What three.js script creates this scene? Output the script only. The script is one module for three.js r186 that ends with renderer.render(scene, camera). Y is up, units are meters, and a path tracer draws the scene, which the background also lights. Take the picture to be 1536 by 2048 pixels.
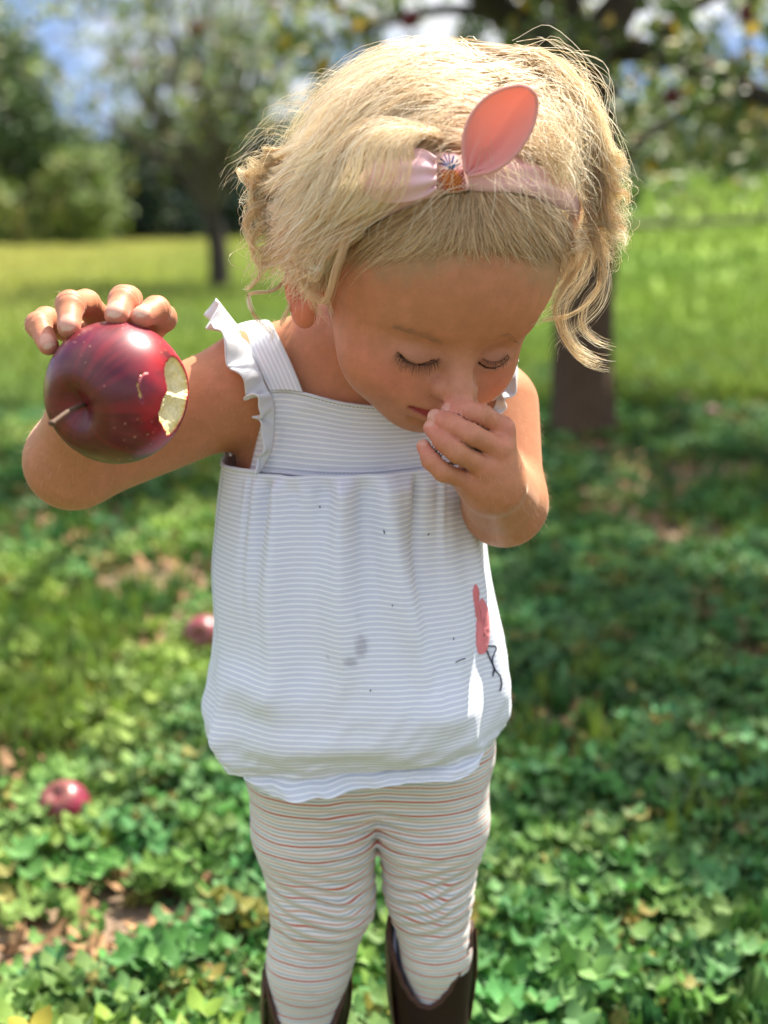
import * as THREE from 'three';
import { mergeGeometries } from 'three/addons/utils/BufferGeometryUtils.js';

// ---------------------------------------------------------------- camera, sky, sun, exposure
const W0 = 1536, H0 = 2048, F = 2800;                       // frame of the photograph and focal length, in its pixels
const PITCH = 12.27 * Math.PI / 180, CAM_H = 0.72;
const scene = new THREE.Scene();
const camera = new THREE.PerspectiveCamera(2 * Math.atan(H0 / 2 / F) * 180 / Math.PI, W0 / H0, 0.02, 400);
camera.position.set(0, CAM_H, 0);
camera.rotation.set(-PITCH, 0, 0);
camera.updateMatrixWorld(true);
camera.focus = 0.845;
camera.userData.fStop = 4.4;
const SUN = new THREE.Vector3(0.33, 0.86, -0.40).normalize();
const sun = new THREE.DirectionalLight(new THREE.Color(1, 0.93, 0.82), 5.0);
sun.name = 'sun';
sun.target.position.set(0, 0.3, -1.2);
sun.position.copy(sun.target.position).addScaledVector(SUN, 20);
sun.castShadow = true; sun.shadow.mapSize.set(4096, 4096); sun.shadow.radius = 1;
Object.assign(sun.shadow.camera, { left: -8, right: 8, top: 8, bottom: -8, near: 1, far: 60 });
scene.add(sun, sun.target);
const renderer = new THREE.WebGLRenderer({ antialias: true });
renderer.toneMapping = THREE.LinearToneMapping;
renderer.toneMappingExposure = 2.7;
renderer.shadowMap.enabled = true;

// ---------------------------------------------------------------- random numbers and noise
function rng(seed) { let s = seed | 0; return () => { s = (s + 0x6d2b79f5) | 0; let t = Math.imul(s ^ (s >>> 15), 1 | s); t = (t + Math.imul(t ^ (t >>> 7), 61 | t)) ^ t; return ((t ^ (t >>> 14)) >>> 0) / 4294967296; }; }
const hash3 = (x, y, z) => { let h = Math.imul(x, 374761393) ^ Math.imul(y, 668265263) ^ Math.imul(z, 2147483647 - 1274126177); h = Math.imul(h ^ (h >>> 13), 1274126177); return ((h ^ (h >>> 16)) >>> 0) / 4294967296; };
function noise(x, y, z) {                                    // value noise, 0..1
  const i = Math.floor(x), j = Math.floor(y), k = Math.floor(z), f = (t) => t * t * (3 - 2 * t), a = f(x - i), b = f(y - j), c = f(z - k), L = (p, q, t) => p + (q - p) * t;
  return L(L(L(hash3(i, j, k), hash3(i + 1, j, k), a), L(hash3(i, j + 1, k), hash3(i + 1, j + 1, k), a), b),
    L(L(hash3(i, j, k + 1), hash3(i + 1, j, k + 1), a), L(hash3(i, j + 1, k + 1), hash3(i + 1, j + 1, k + 1), a), b), c);
}
const fbm = (x, y, z, n = 4) => { let s = 0, a = 0.5, t = 0; for (let i = 0; i < n; i++) { s += a * noise(x, y, z); t += a; a *= 0.5; x = x * 2.03 + 7.1; y = y * 2.03 + 3.7; z = z * 2.03 + 1.3; } return s / t; };
const clamp = (x, a = 0, b = 1) => Math.min(b, Math.max(a, x)), lerp = (a, b, t) => a + (b - a) * t;
const smooth = (a, b, x) => { const t = clamp((x - a) / (b - a)); return t * t * (3 - 2 * t); };
const V = (x, y, z) => new THREE.Vector3(x, y, z);

// the sky: blue with broken white cloud, as an equirectangular float texture
function skyTexture() {
  const W = 1024, H = 512, data = new Float32Array(W * H * 4);
  for (let r = 0; r < H; r++) for (let c = 0; c < W; c++) {
    const up = ((r + 0.5) / H - 0.5) * Math.PI, round = ((c + 0.5) / W - 0.5) * 2 * Math.PI, y = Math.sin(up), x = Math.cos(up) * Math.cos(round), z = Math.cos(up) * Math.sin(round);
    const e = Math.max(0, y), glow = Math.pow(clamp(x * SUN.x + y * SUN.y + z * SUN.z), 8);
    const hz = Math.pow(1 - e, 5);
    let col = [0.42 * (lerp(0.12, 0.50, hz) + 0.3 * glow), 0.42 * (lerp(0.30, 0.66, hz) + 0.3 * glow), 0.42 * (lerp(0.82, 0.90, hz) + 0.28 * glow)];
    const q = 1 / (e + 0.22), n = fbm(x * q * 1.25 + 5, z * q * 1.25 + 2, 3.3, 5), cl = smooth(0.41, 0.58, n), w = 0.44 + 0.22 * smooth(0.4, 0.8, fbm(x * q * 3, z * q * 3, 9, 3)) + 0.7 * glow;
    col = col.map((v, i) => lerp(v, w * [0.98, 1, 1.04][i], cl * smooth(0, 0.05, y)));
    if (y < 0) { const t = smooth(0, 0.15, -y); col = col.map((v, i) => lerp(v, [0.16, 0.2, 0.09][i], t)); }
    data.set([...col, 1], (r * W + c) * 4);
  }
  const t = new THREE.DataTexture(data, W, H, THREE.RGBAFormat, THREE.FloatType);
  t.mapping = THREE.EquirectangularReflectionMapping; t.magFilter = THREE.LinearFilter; t.needsUpdate = true;
  return t;
}
scene.background = skyTexture();
scene.environment = scene.background;

// ---------------------------------------------------------------- naming, placing
const used = new Map();
function numbered(name) { const n = used.get(name) ?? 0; used.set(name, n + 1); return n ? `${name}_${String(n).padStart(3, '0')}` : name; }
function shade(o) { o.castShadow = o.receiveShadow = true; return o; }
function tag(o, label, category, group, kind) { if (label) o.userData.label = label; if (category) o.userData.category = category; if (group) o.userData.group = group; if (kind) o.userData.kind = kind; return o; }
function thing(name, label, category, pos, group) { const o = new THREE.Group(); o.name = numbered(name); o.position.copy(pos); scene.add(o); return tag(o, label, category, group); }
function part(name, geometry, material, parent, label) { const m = shade(new THREE.Mesh(geometry, material)); m.name = name; parent.add(m); if (label) m.userData.label = label; return m; }
function lone(name, geometry, material, label, category, group, kind) { const m = shade(new THREE.Mesh(geometry, material)); m.name = numbered(name); scene.add(m); return tag(m, label, category, group, kind); }
const toWorld = (p) => p.clone().applyMatrix4(camera.matrixWorld);
const C = (px, py, d) => V((px - W0 / 2) / F * d, -(py - H0 / 2) / F * d, -d);     // a point at a place in the photograph and a distance, in the photographer's axes
const at = (px, py, d) => toWorld(C(px, py, d));
const FWD = V(0, -Math.sin(PITCH), Math.cos(PITCH)), UP = V(0, Math.cos(PITCH), Math.sin(PITCH));   // the world's +z and +y in those axes
const place = (g, base) => { g.applyMatrix4(camera.matrixWorld); g.translate(-base.x, -base.y, -base.z); return g; };   // a geometry modelled in those axes, set down in the world about a thing's base

// ---------------------------------------------------------------- distance fields and their meshing
const smin = (a, b, k) => { const h = Math.max(k - Math.abs(a - b), 0) / k; return Math.min(a, b) - h * h * k * 0.25; };
const smax = (a, b, k) => -smin(-a, -b, k);
function capD(x, y, z, a, b, ra, rb) {
  const bx = b.x - a.x, by = b.y - a.y, bz = b.z - a.z, ax = x - a.x, ay = y - a.y, az = z - a.z, h = clamp((ax * bx + ay * by + az * bz) / (bx * bx + by * by + bz * bz));
  return Math.hypot(ax - bx * h, ay - by * h, az - bz * h) - (ra + (rb - ra) * h);
}
function ellD(x, y, z, cx, cy, cz, rx, ry, rz) {
  x -= cx; y -= cy; z -= cz;
  const k0 = Math.hypot(x / rx, y / ry, z / rz), k1 = Math.hypot(x / (rx * rx), y / (ry * ry), z / (rz * rz));
  return k1 < 1e-9 ? -Math.min(rx, ry, rz) : k0 * (k0 - 1) / k1;
}
const chainD = (x, y, z, pts, rs, k) => { let d = 1e9; for (let i = 0; i + 1 < pts.length; i++) { const e = capD(x, y, z, pts[i], pts[i + 1], rs[i], rs[i + 1]); d = i ? smin(d, e, k) : e; } return d; };
function gradient(f, x, y, z, e) {
  const a = f(x + e, y - e, z - e), b = f(x - e, y - e, z + e), c = f(x - e, y + e, z - e), d = f(x + e, y + e, z + e);
  let nx = a - b - c + d, ny = -a - b + c + d, nz = -a + b - c + d; const l = Math.hypot(nx, ny, nz) || 1; return [nx / l, ny / l, nz / l];
}
// naive surface nets on a sparse grid; colour and uv come from functions of the point
function netMesh(f, lo, hi, h, { color, uv, soft = 0.6 } = {}) {
  const n = [0, 1, 2].map((i) => Math.ceil((hi.getComponent(i) - lo.getComponent(i)) / h / 8) * 8), [nx, ny, nz] = n, B = 8, B1 = 9, v = new Float32Array(B1 * B1 * B1), reach = B * h * 0.87 * 1.25 + h;
  const ids = new Map(), pos = [], edges = [], key = (i, j, k) => (k * (ny + 2) + j) * (nx + 2) + i;
  for (let bk = 0; bk < nz; bk += B) for (let bj = 0; bj < ny; bj += B) for (let bi = 0; bi < nx; bi += B) {
    if (Math.abs(f(lo.x + (bi + B / 2) * h, lo.y + (bj + B / 2) * h, lo.z + (bk + B / 2) * h)) > reach) continue;
    for (let k = 0, o = 0; k < B1; k++) for (let j = 0; j < B1; j++) for (let i = 0; i < B1; i++, o++) v[o] = f(lo.x + (bi + i) * h, lo.y + (bj + j) * h, lo.z + (bk + k) * h);
    for (let k = 0; k < B; k++) for (let j = 0; j < B; j++) for (let i = 0; i < B; i++) {
      const o = (k * B1 + j) * B1 + i; let mask = 0;
      for (let c = 0; c < 8; c++) if (v[o + (c & 1) + ((c >> 1) & 1) * B1 + (c >> 2) * B1 * B1] < 0) mask |= 1 << c;
      if (mask === 0 || mask === 255) continue;
      let sx = 0, sy = 0, sz = 0, m = 0;
      for (let c = 0; c < 8; c++) for (let a = 1; a < 8; a <<= 1) if (!(c & a)) {
        const d = c | a; if (((mask >> c) & 1) === ((mask >> d) & 1)) continue;
        const va = v[o + (c & 1) + ((c >> 1) & 1) * B1 + (c >> 2) * B1 * B1], vb = v[o + (d & 1) + ((d >> 1) & 1) * B1 + (d >> 2) * B1 * B1], t = va / (va - vb);
        sx += (c & 1) + (a === 1 ? t : 0); sy += ((c >> 1) & 1) + (a === 2 ? t : 0); sz += (c >> 2) + (a === 4 ? t : 0); m++;
      }
      const I = bi + i, J = bj + j, K = bk + k;
      ids.set(key(I, J, K), pos.length / 3);
      pos.push(lo.x + (I + sx / m) * h, lo.y + (J + sy / m) * h, lo.z + (K + sz / m) * h);
      const s0 = mask & 1; for (let a = 0; a < 3; a++) if (((mask >> (1 << a)) & 1) !== s0) edges.push(I, J, K, a, s0);
    }
  }
  const N = pos.length / 3, nor = new Float32Array(N * 3), col = color && new Float32Array(N * 3), uvs = uv && new Float32Array(N * 2), index = [];
  for (let i = 0; i < N; i++) {
    let x = pos[i * 3], y = pos[i * 3 + 1], z = pos[i * 3 + 2], g = gradient(f, x, y, z, h * soft);
    const d = clamp(f(x, y, z), -h, h); x -= g[0] * d * 0.9; y -= g[1] * d * 0.9; z -= g[2] * d * 0.9;
    pos[i * 3] = x; pos[i * 3 + 1] = y; pos[i * 3 + 2] = z; nor.set(g, i * 3);
    if (color) col.set(color(x, y, z, g), i * 3);
    if (uv) uvs.set(uv(x, y, z, g), i * 2);
  }
  for (let e = 0; e < edges.length; e += 5) {
    const c = [edges[e], edges[e + 1], edges[e + 2]], a = edges[e + 3], s0 = edges[e + 4], u = (a + 1) % 3, w = (a + 2) % 3;
    const q = [[0, 0], [1, 0], [1, 1], [0, 1]].map(([du, dw]) => { const k = [...c]; k[u] -= du; k[w] -= dw; return ids.get(key(...k)); });
    if (q.some((t) => t === undefined)) continue;
    if (s0) index.push(q[0], q[1], q[2], q[0], q[2], q[3]); else index.push(q[0], q[2], q[1], q[0], q[3], q[2]);
  }
  const g = new THREE.BufferGeometry();
  g.setAttribute('position', new THREE.BufferAttribute(new Float32Array(pos), 3)); g.setAttribute('normal', new THREE.BufferAttribute(nor, 3));
  if (color) g.setAttribute('color', new THREE.BufferAttribute(col, 3)); if (uv) g.setAttribute('uv', new THREE.BufferAttribute(uvs, 2));
  g.setIndex(index); return g;
}
// many thin three-sided tubes in one buffer
class Strands {
  constructor() { this.p = []; this.n = []; this.c = []; this.i = []; }
  add(pts, r0, r1, col, col2, bend) {                       // bend: a facing per point makes a flat, two-sided strand instead of a tube
    const m = pts.length, T = V(), A = V(), Bv = V(), ref = V(0.3, 0.5, 0.8);
    for (let k = 0; k < m; k++) {
      T.copy(pts[Math.min(m - 1, k + 1)]).sub(pts[Math.max(0, k - 1)]).normalize(); A.crossVectors(T, ref).normalize(); Bv.crossVectors(T, A);
      const t = k / (m - 1), r = lerp(r0, r1, t * t), base = this.p.length / 3;
      if (bend) {
        A.crossVectors(T, bend[k]).normalize(); Bv.crossVectors(A, T);
        for (const s of [-1, 1]) { this.p.push(pts[k].x + A.x * r * s, pts[k].y + A.y * r * s, pts[k].z + A.z * r * s); const q = V(Bv.x + A.x * s * 0.5, Bv.y + A.y * s * 0.5, Bv.z + A.z * s * 0.5).normalize(); this.n.push(q.x, q.y, q.z); if (col) this.c.push(lerp(col[0], (col2 ?? col)[0], t), lerp(col[1], (col2 ?? col)[1], t), lerp(col[2], (col2 ?? col)[2], t)); }
        if (k) { const b = base - 2; this.i.push(b, b + 1, base + 1, b, base + 1, base); }
        continue;
      }
      for (let s = 0; s < 3; s++) {
        const w = s * 2.0944, cx = Math.cos(w), cy = Math.sin(w), x = A.x * cx + Bv.x * cy, y = A.y * cx + Bv.y * cy, z = A.z * cx + Bv.z * cy;
        this.p.push(pts[k].x + x * r, pts[k].y + y * r, pts[k].z + z * r); this.n.push(x, y, z);
        if (col) this.c.push(lerp(col[0], (col2 ?? col)[0], t), lerp(col[1], (col2 ?? col)[1], t), lerp(col[2], (col2 ?? col)[2], t));
        if (k) { const s2 = (s + 1) % 3, b = base - 3; this.i.push(b + s, b + s2, base + s, b + s2, base + s2, base + s); }
      }
    }
  }
  geometry() {
    const g = new THREE.BufferGeometry(); g.setAttribute('position', new THREE.BufferAttribute(new Float32Array(this.p), 3)); g.setAttribute('normal', new THREE.BufferAttribute(new Float32Array(this.n), 3));
    if (this.c.length) g.setAttribute('color', new THREE.BufferAttribute(new Float32Array(this.c), 3)); g.setIndex(this.i); return g;
  }
}
// a grid of points as a sheet, or as a closed shell of the given thickness
function sheet(rows, { thick = 0, closed = false, uv, color } = {}) {
  const R = rows.length, S = rows[0].length, pos = [], uvs = [], cols = [], idx = [], nrm = [];
  for (let i = 0; i < R; i++) for (let j = 0; j < S; j++) {
    const a = rows[i][closed ? (j + S - 1) % S : Math.max(0, j - 1)], b = rows[i][closed ? (j + 1) % S : Math.min(S - 1, j + 1)], c = rows[Math.max(0, i - 1)][j], d = rows[Math.min(R - 1, i + 1)][j];
    nrm.push(V().crossVectors(V().subVectors(b, a), V().subVectors(d, c)).normalize());
  }
  const layers = thick ? [0.5, -0.5] : [0];
  for (const l of layers) for (let i = 0; i < R; i++) for (let j = 0; j < S; j++) {
    const p = rows[i][j], n = nrm[i * S + j]; pos.push(p.x + n.x * l * thick, p.y + n.y * l * thick, p.z + n.z * l * thick); uvs.push(...(uv ? uv(i, j) : [j / (S - 1), i / (R - 1)])); if (color) cols.push(...color(i, j));
  }
  const M = R * S, q = (a, b, c, d) => idx.push(a, b, c, a, c, d), SS = closed ? S : S - 1;
  for (let l = 0; l < layers.length; l++) for (let i = 0; i < R - 1; i++) for (let j = 0; j < SS; j++) { const j2 = (j + 1) % S, o = l * M, a = o + i * S + j, b = o + i * S + j2, c = o + (i + 1) * S + j2, d = o + (i + 1) * S + j; l ? q(a, d, c, b) : q(a, b, c, d); }
  if (thick) {
    for (let j = 0; j < SS; j++) { const j2 = (j + 1) % S, e = (R - 1) * S; q(j, M + j, M + j2, j2); q(e + j, e + j2, M + e + j2, M + e + j); }
    if (!closed) for (let i = 0; i < R - 1; i++) { const a = i * S, b = (i + 1) * S, e = S - 1; q(a, b, M + b, M + a); q(a + e, M + a + e, M + b + e, b + e); }
  }
  const g = new THREE.BufferGeometry(); g.setAttribute('position', new THREE.Float32BufferAttribute(pos, 3)); g.setAttribute('uv', new THREE.Float32BufferAttribute(uvs, 2)); if (color) g.setAttribute('color', new THREE.Float32BufferAttribute(cols, 3));
  g.setIndex(idx); g.computeVertexNormals(); return g;
}
const curve = (pts) => new THREE.CatmullRomCurve3(pts, false, 'centripetal');
function track(list) {                                       // smooth interpolation through rows of numbers, 0..1
  const c = list[0].map((_, k) => curve(list.map((r, i) => V(i, r[k], 0))));
  return (t) => c.map((q) => q.getPoint(clamp(t)).y);
}
function canvasTexture(w, h, draw, repeat) {
  const c = document.createElement('canvas'); c.width = w; c.height = h; draw(c.getContext('2d'), w, h);
  const t = new THREE.CanvasTexture(c); t.colorSpace = THREE.SRGBColorSpace; if (repeat) t.wrapS = t.wrapT = THREE.RepeatWrapping; return t;
}
function dataTexture(n, fn, repeatX = 1, repeatY = 1) {      // grey height map that tiles
  const d = new Uint8Array(n * n * 4); for (let y = 0; y < n; y++) for (let x = 0; x < n; x++) { const v = clamp(fn(x / n, y / n)) * 255; d.set([v, v, v, 255], (y * n + x) * 4); }
  const t = new THREE.DataTexture(d, n, n); t.wrapS = t.wrapT = THREE.RepeatWrapping; t.magFilter = THREE.LinearFilter; t.repeat.set(repeatX, repeatY); t.needsUpdate = true; return t;
}
// ---------------------------------------------------------------- ground
const groundY = (x, z) => {
  const d = Math.hypot(x, z), right = smooth(-1.5, 7, x) * smooth(7, 34, -z), left = smooth(2, -12, x) * smooth(10, 34, -z);
  return 1.35 * right - 0.10 * left + 0.05 * smooth(1.6, 6, d) * (fbm(x * 0.6 + 20, z * 0.6, 1, 3) - 0.5) + 0.012 * (fbm(x * 9, z * 9, 2, 3) - 0.5);
};
function onGround(px, py) {                                   // where the line of sight at that place meets the ground
  const o = camera.position, u = at(px, py, 1).sub(o); let t = 0.5; for (let i = 0; i < 4000; i++) { const x = o.x + u.x * t, y = o.y + u.y * t, z = o.z + u.z * t; if (y <= groundY(x, z)) return V(x, groundY(x, z), z); t *= 1.002; } return V(0, 0, -30);
}
const bare = (x, z) => {                                      // share of bare, littered soil
  const n = fbm(x * 3.1 + 4, z * 3.1, 6, 4), near = Math.exp(-(((x + 0.29) / 0.25) ** 2 + ((z + 1.42) / 0.30) ** 2)), tree = Math.exp(-(((x - 0.85) / 0.7) ** 2 + ((z + 4.6) / 0.8) ** 2)), mid = Math.exp(-(((x - 0.8) / 1.3) ** 2 + ((z + 5.3) / 0.8) ** 2)), edgeL = Math.exp(-(((x + 0.5) / 0.12) ** 2 + ((z + 1.75) / 0.14) ** 2));
  return clamp(smooth(0.50, 0.68, n) * 0.75 * smooth(8, 4, -z) + 0.85 * near * smooth(0.30, 0.46, n) + 0.8 * edgeL * smooth(0.3, 0.5, n) + 0.75 * tree * smooth(0.4, 0.55, n) + 0.6 * mid * smooth(0.45, 0.6, n));
};
const grassTone = (x, z) => {                                 // the lawn's own colour: yellower on the left, fresh on the right
  const n = fbm(x * 0.8, z * 0.8, 3, 4), m = fbm(x * 5, z * 5, 8, 3), yl = smooth(1, -5, x) * smooth(4, 12, -z) * (1 - 0.6 * smooth(-7, -14, x));
  const c = [lerp(0.14, 0.25, n), lerp(0.245, 0.335, n), 0.040];
  return [lerp(c[0], 0.46, yl * 0.65) * (0.8 + 0.4 * m), lerp(c[1], 0.43, yl * 0.6) * (0.8 + 0.4 * m), lerp(c[2], 0.13, yl * 0.6)];
};
{
  const rings = [], S = 200; for (let i = 0; i <= 150; i++) rings.push(0.05 + 0.012 * i + 0.0000028 * Math.pow(i, 3.62) );
  rings.push(320);
  const pos = [], col = [], uv = [], idx = [];
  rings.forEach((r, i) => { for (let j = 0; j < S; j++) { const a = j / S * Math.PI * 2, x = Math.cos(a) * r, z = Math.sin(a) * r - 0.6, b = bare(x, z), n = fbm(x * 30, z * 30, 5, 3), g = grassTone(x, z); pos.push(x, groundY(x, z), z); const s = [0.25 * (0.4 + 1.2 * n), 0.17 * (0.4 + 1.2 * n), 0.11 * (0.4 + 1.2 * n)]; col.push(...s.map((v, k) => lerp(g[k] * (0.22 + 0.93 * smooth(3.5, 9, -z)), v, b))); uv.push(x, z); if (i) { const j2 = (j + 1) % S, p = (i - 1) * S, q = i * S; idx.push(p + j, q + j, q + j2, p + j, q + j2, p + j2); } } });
  const g = new THREE.BufferGeometry(); g.setAttribute('position', new THREE.Float32BufferAttribute(pos, 3)); g.setAttribute('color', new THREE.Float32BufferAttribute(col, 3)); g.setAttribute('uv', new THREE.Float32BufferAttribute(uv, 2));
  for (let i = 0; i < idx.length; i += 3) { const t = idx[i + 1]; idx[i + 1] = idx[i + 2]; idx[i + 2] = t; }
  g.setIndex(idx); g.computeVertexNormals();
  lone('ground', g, new THREE.MeshStandardMaterial({ name: 'earth and turf', vertexColors: true, roughness: 0.95, bumpMap: dataTexture(256, (u, v) => fbm(u * 40, v * 40, 3, 4), 3, 3), bumpScale: 0.012 }), 'grassy orchard floor with patches of bare earth', 'ground', null, 'structure');
}
const leafy = (name, o = {}) => new THREE.MeshPhysicalMaterial({ name, roughness: 0.72, transmission: 0.35, thickness: 0, specularIntensity: 0.5, side: THREE.DoubleSide, ...o });
// one leaf: a bent, pointed blade folded along its rib; length along +y
function leafGeometry(len, wid, bend = 0.25, fold = 0.25, n = 4) {
  const pos = [], idx = []; for (let i = 0; i <= n; i++) { const t = i / n, w = wid * Math.pow(Math.sin(Math.PI * Math.pow(t, 0.8) * 0.97 + 0.03), 0.8) * 0.5, y = len * t * (1 - 0.12 * bend * t), z = -len * bend * t * t; pos.push(-w, y, z + w * fold, 0, y, z, w, y, z + w * fold); if (i) { const a = (i - 1) * 3, b = i * 3; idx.push(a, a + 1, b, a + 1, b + 1, b, a + 1, a + 2, b + 1, a + 2, b + 2, b + 1); } }
  const g = new THREE.BufferGeometry(); g.setAttribute('position', new THREE.Float32BufferAttribute(pos, 3)); g.setIndex(idx); g.computeVertexNormals(); return g;
}
function posed(g, q, p, s = 1) { const c = g.clone(); c.applyMatrix4(new THREE.Matrix4().compose(p, q, V(s, s, s))); return c; }
const turned = (x, y, z) => new THREE.Quaternion().setFromEuler(new THREE.Euler(x, y, z, 'YXZ'));
const I4 = new THREE.Matrix4();
function scatter(name, geometry, material, spots, parent) {   // spots: [position, quaternion, scale, colour]
  const m = shade(new THREE.InstancedMesh(geometry, material, spots.length)); spots.forEach(([p, q, s, c], i) => { m.setMatrixAt(i, I4.compose(p, q, V(s, s, s))); m.setColorAt(i, c); }); m.name = parent ? name : numbered(name); (parent ?? scene).add(m); return m;
}
{
  const r = rng(11), clumps = [0, 1, 2].map((k) => { const a = []; for (let i = 0; i < 13; i++) { const ang = r() * 6.28, out = 0.003 + 0.020 * Math.sqrt(r()), h = 0.006 + 0.026 * r(), tilt = 0.5 + 0.7 * r(), base = V(Math.cos(ang) * out, h, Math.sin(ang) * out); if (k < 2) for (let t = 0; t < 3; t++) a.push(posed(leafGeometry(0.009 + 0.005 * r(), 0.0095, 0.3, 0.2, 4), turned(1.35 - 0.3 * r(), ang + t * 2.09, 0), base)); else a.push(posed(leafGeometry(0.017 + 0.016 * r(), 0.011, 0.6, 0.35, 4), turned(tilt, ang, 0), V(Math.cos(ang) * 0.004, 0.004, Math.sin(ang) * 0.004))); } return mergeGeometries(a); });
  const tuft = (n, h, w) => { const a = []; for (let i = 0; i < n; i++) a.push(posed(leafGeometry(h * (0.6 + 0.6 * r()), w, 0.5 + 0.5 * r(), 0.1, 2), turned(0.15 + 0.6 * r(), r() * 6.28, 0), V((r() - 0.5) * h * 0.5, 0, (r() - 0.5) * h * 0.5))); return mergeGeometries(a); };
  const green = new THREE.Color(), inView = (x, z) => Math.abs(x) < 0.34 - 0.33 * z;
  const spots = [[], [], []], grass = [], far = [], litter = [];
  for (let i = 0; i < 88000; i++) {
    const z = -0.75 - 5.6 * Math.pow(r(), 1.25), x = (r() * 2 - 1) * (0.75 - 0.42 * z), b = bare(x, z); if (r() < b * 0.96 || r() < 0.12 + 0.5 * smooth(0.55, 0.40, fbm(x * 7 + 3, z * 7, 15, 3))) continue;
    const n = fbm(x * 4, z * 4, 2, 3), k = n > 0.57 ? 2 : (r() > 0.5 ? 1 : 0), v = 0.7 + 0.6 * r(), f = fbm(x * 1.6 + 8, z * 1.6, 5, 2);
    const yw = smooth(0.45, 0.65, fbm(x * 2.3, z * 2.3, 21, 3)) * smooth(0.1, -0.3, x); const dry = r() < 0.05 ? 1 : 0; green.setRGB((0.068 + 0.11 * r() * f + 0.13 * yw + 0.16 * dry) * v, (0.17 + 0.10 * f + 0.11 * yw) * v, (0.036 + 0.045 * r()) * v); spots[k].push([V(x, groundY(x, z) - 0.004, z), turned(0.9 * (r() - 0.5), r() * 6.28, 0.9 * (r() - 0.5)), (0.45 + 1.15 * r() * r() + 0.2 * r()) * (k === 2 ? 0.95 : 1.15), green.clone()]);
  }
  for (let i = 0; i < 14000; i++) { const z = -1.4 - 7 * Math.pow(r(), 0.8), x = (r() * 2 - 1) * (0.8 - 0.5 * z); if (r() < bare(x, z) * 0.85) continue; const t = grassTone(x, z), v = 0.6 + 0.6 * r(); grass.push([V(x, groundY(x, z) - 0.003, z), turned(0, r() * 6.28, 0), 0.6 + 0.9 * r(), green.clone().setRGB(t[0] * v, t[1] * v, t[2] * v)]); }
  for (let i = 0; i < 62000; i++) { const z = -5 - 34 * Math.pow(r(), 1.6), x = (r() * 2 - 1) * (1.5 - 0.62 * z); if (r() < bare(x, z) * 0.8) continue; const t = grassTone(x, z), v = 0.75 + 0.5 * r(); far.push([V(x, groundY(x, z) - 0.005, z), turned(0, r() * 6.28, 0), (0.7 + 0.6 * r()) * (1 + 0.05 * -z), green.clone().setRGB(t[0] * v, t[1] * v, t[2] * v)]); }
  for (let i = 0; i < 14000; i++) { const z = -1.0 - 5.2 * Math.pow(r(), 1.1), x = (r() * 2 - 1) * (0.36 - 0.34 * z), b = bare(x, z); if (r() > 0.16 + 1.5 * b) continue; const v = 0.5 + 0.9 * r(), k = r(); litter.push([V(x, groundY(x, z) + 0.004 + 0.012 * r(), z), turned(1.45 + 0.4 * (r() - 0.5), r() * 6.28, 0.4 * (r() - 0.5)), 0.6 + 0.8 * r(), green.clone().setRGB(lerp(0.24, 0.36, k) * v, lerp(0.13, 0.21, k) * v, lerp(0.06, 0.10, k) * v)]); }
  const leafM = leafy('clover and weeds', { transmission: 0.3 });
  const cover = spots.map((s, k) => scatter(['clover', 'clover', 'broadleaf_weeds'][k], clumps[k], leafM, s));
  tag(cover[0], 'small clover growing over the orchard floor', 'ground cover', null, 'stuff'); tag(cover[1], 'denser clover sprigs among the grass', 'ground cover', null, 'stuff'); tag(cover[2], 'broad leaved weeds among the clover', 'weeds', null, 'stuff');
  tag(scatter('grass', tuft(7, 0.040, 0.004), leafM, grass), 'thin grass blades rising through the clover', 'grass', null, 'stuff');
  tag(scatter('lawn_grass', tuft(8, 0.045, 0.008), leafM, far), 'sunlit meadow grass beyond the trees', 'grass', null, 'stuff');
  tag(scatter('dry_leaves', leafGeometry(0.022, 0.014, 0.45, 0.5, 4), leafy('dry leaf', { transmission: 0.1 }), litter), 'dry brown leaves scattered on bare earth', 'leaf litter', null, 'stuff');
}
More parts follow.
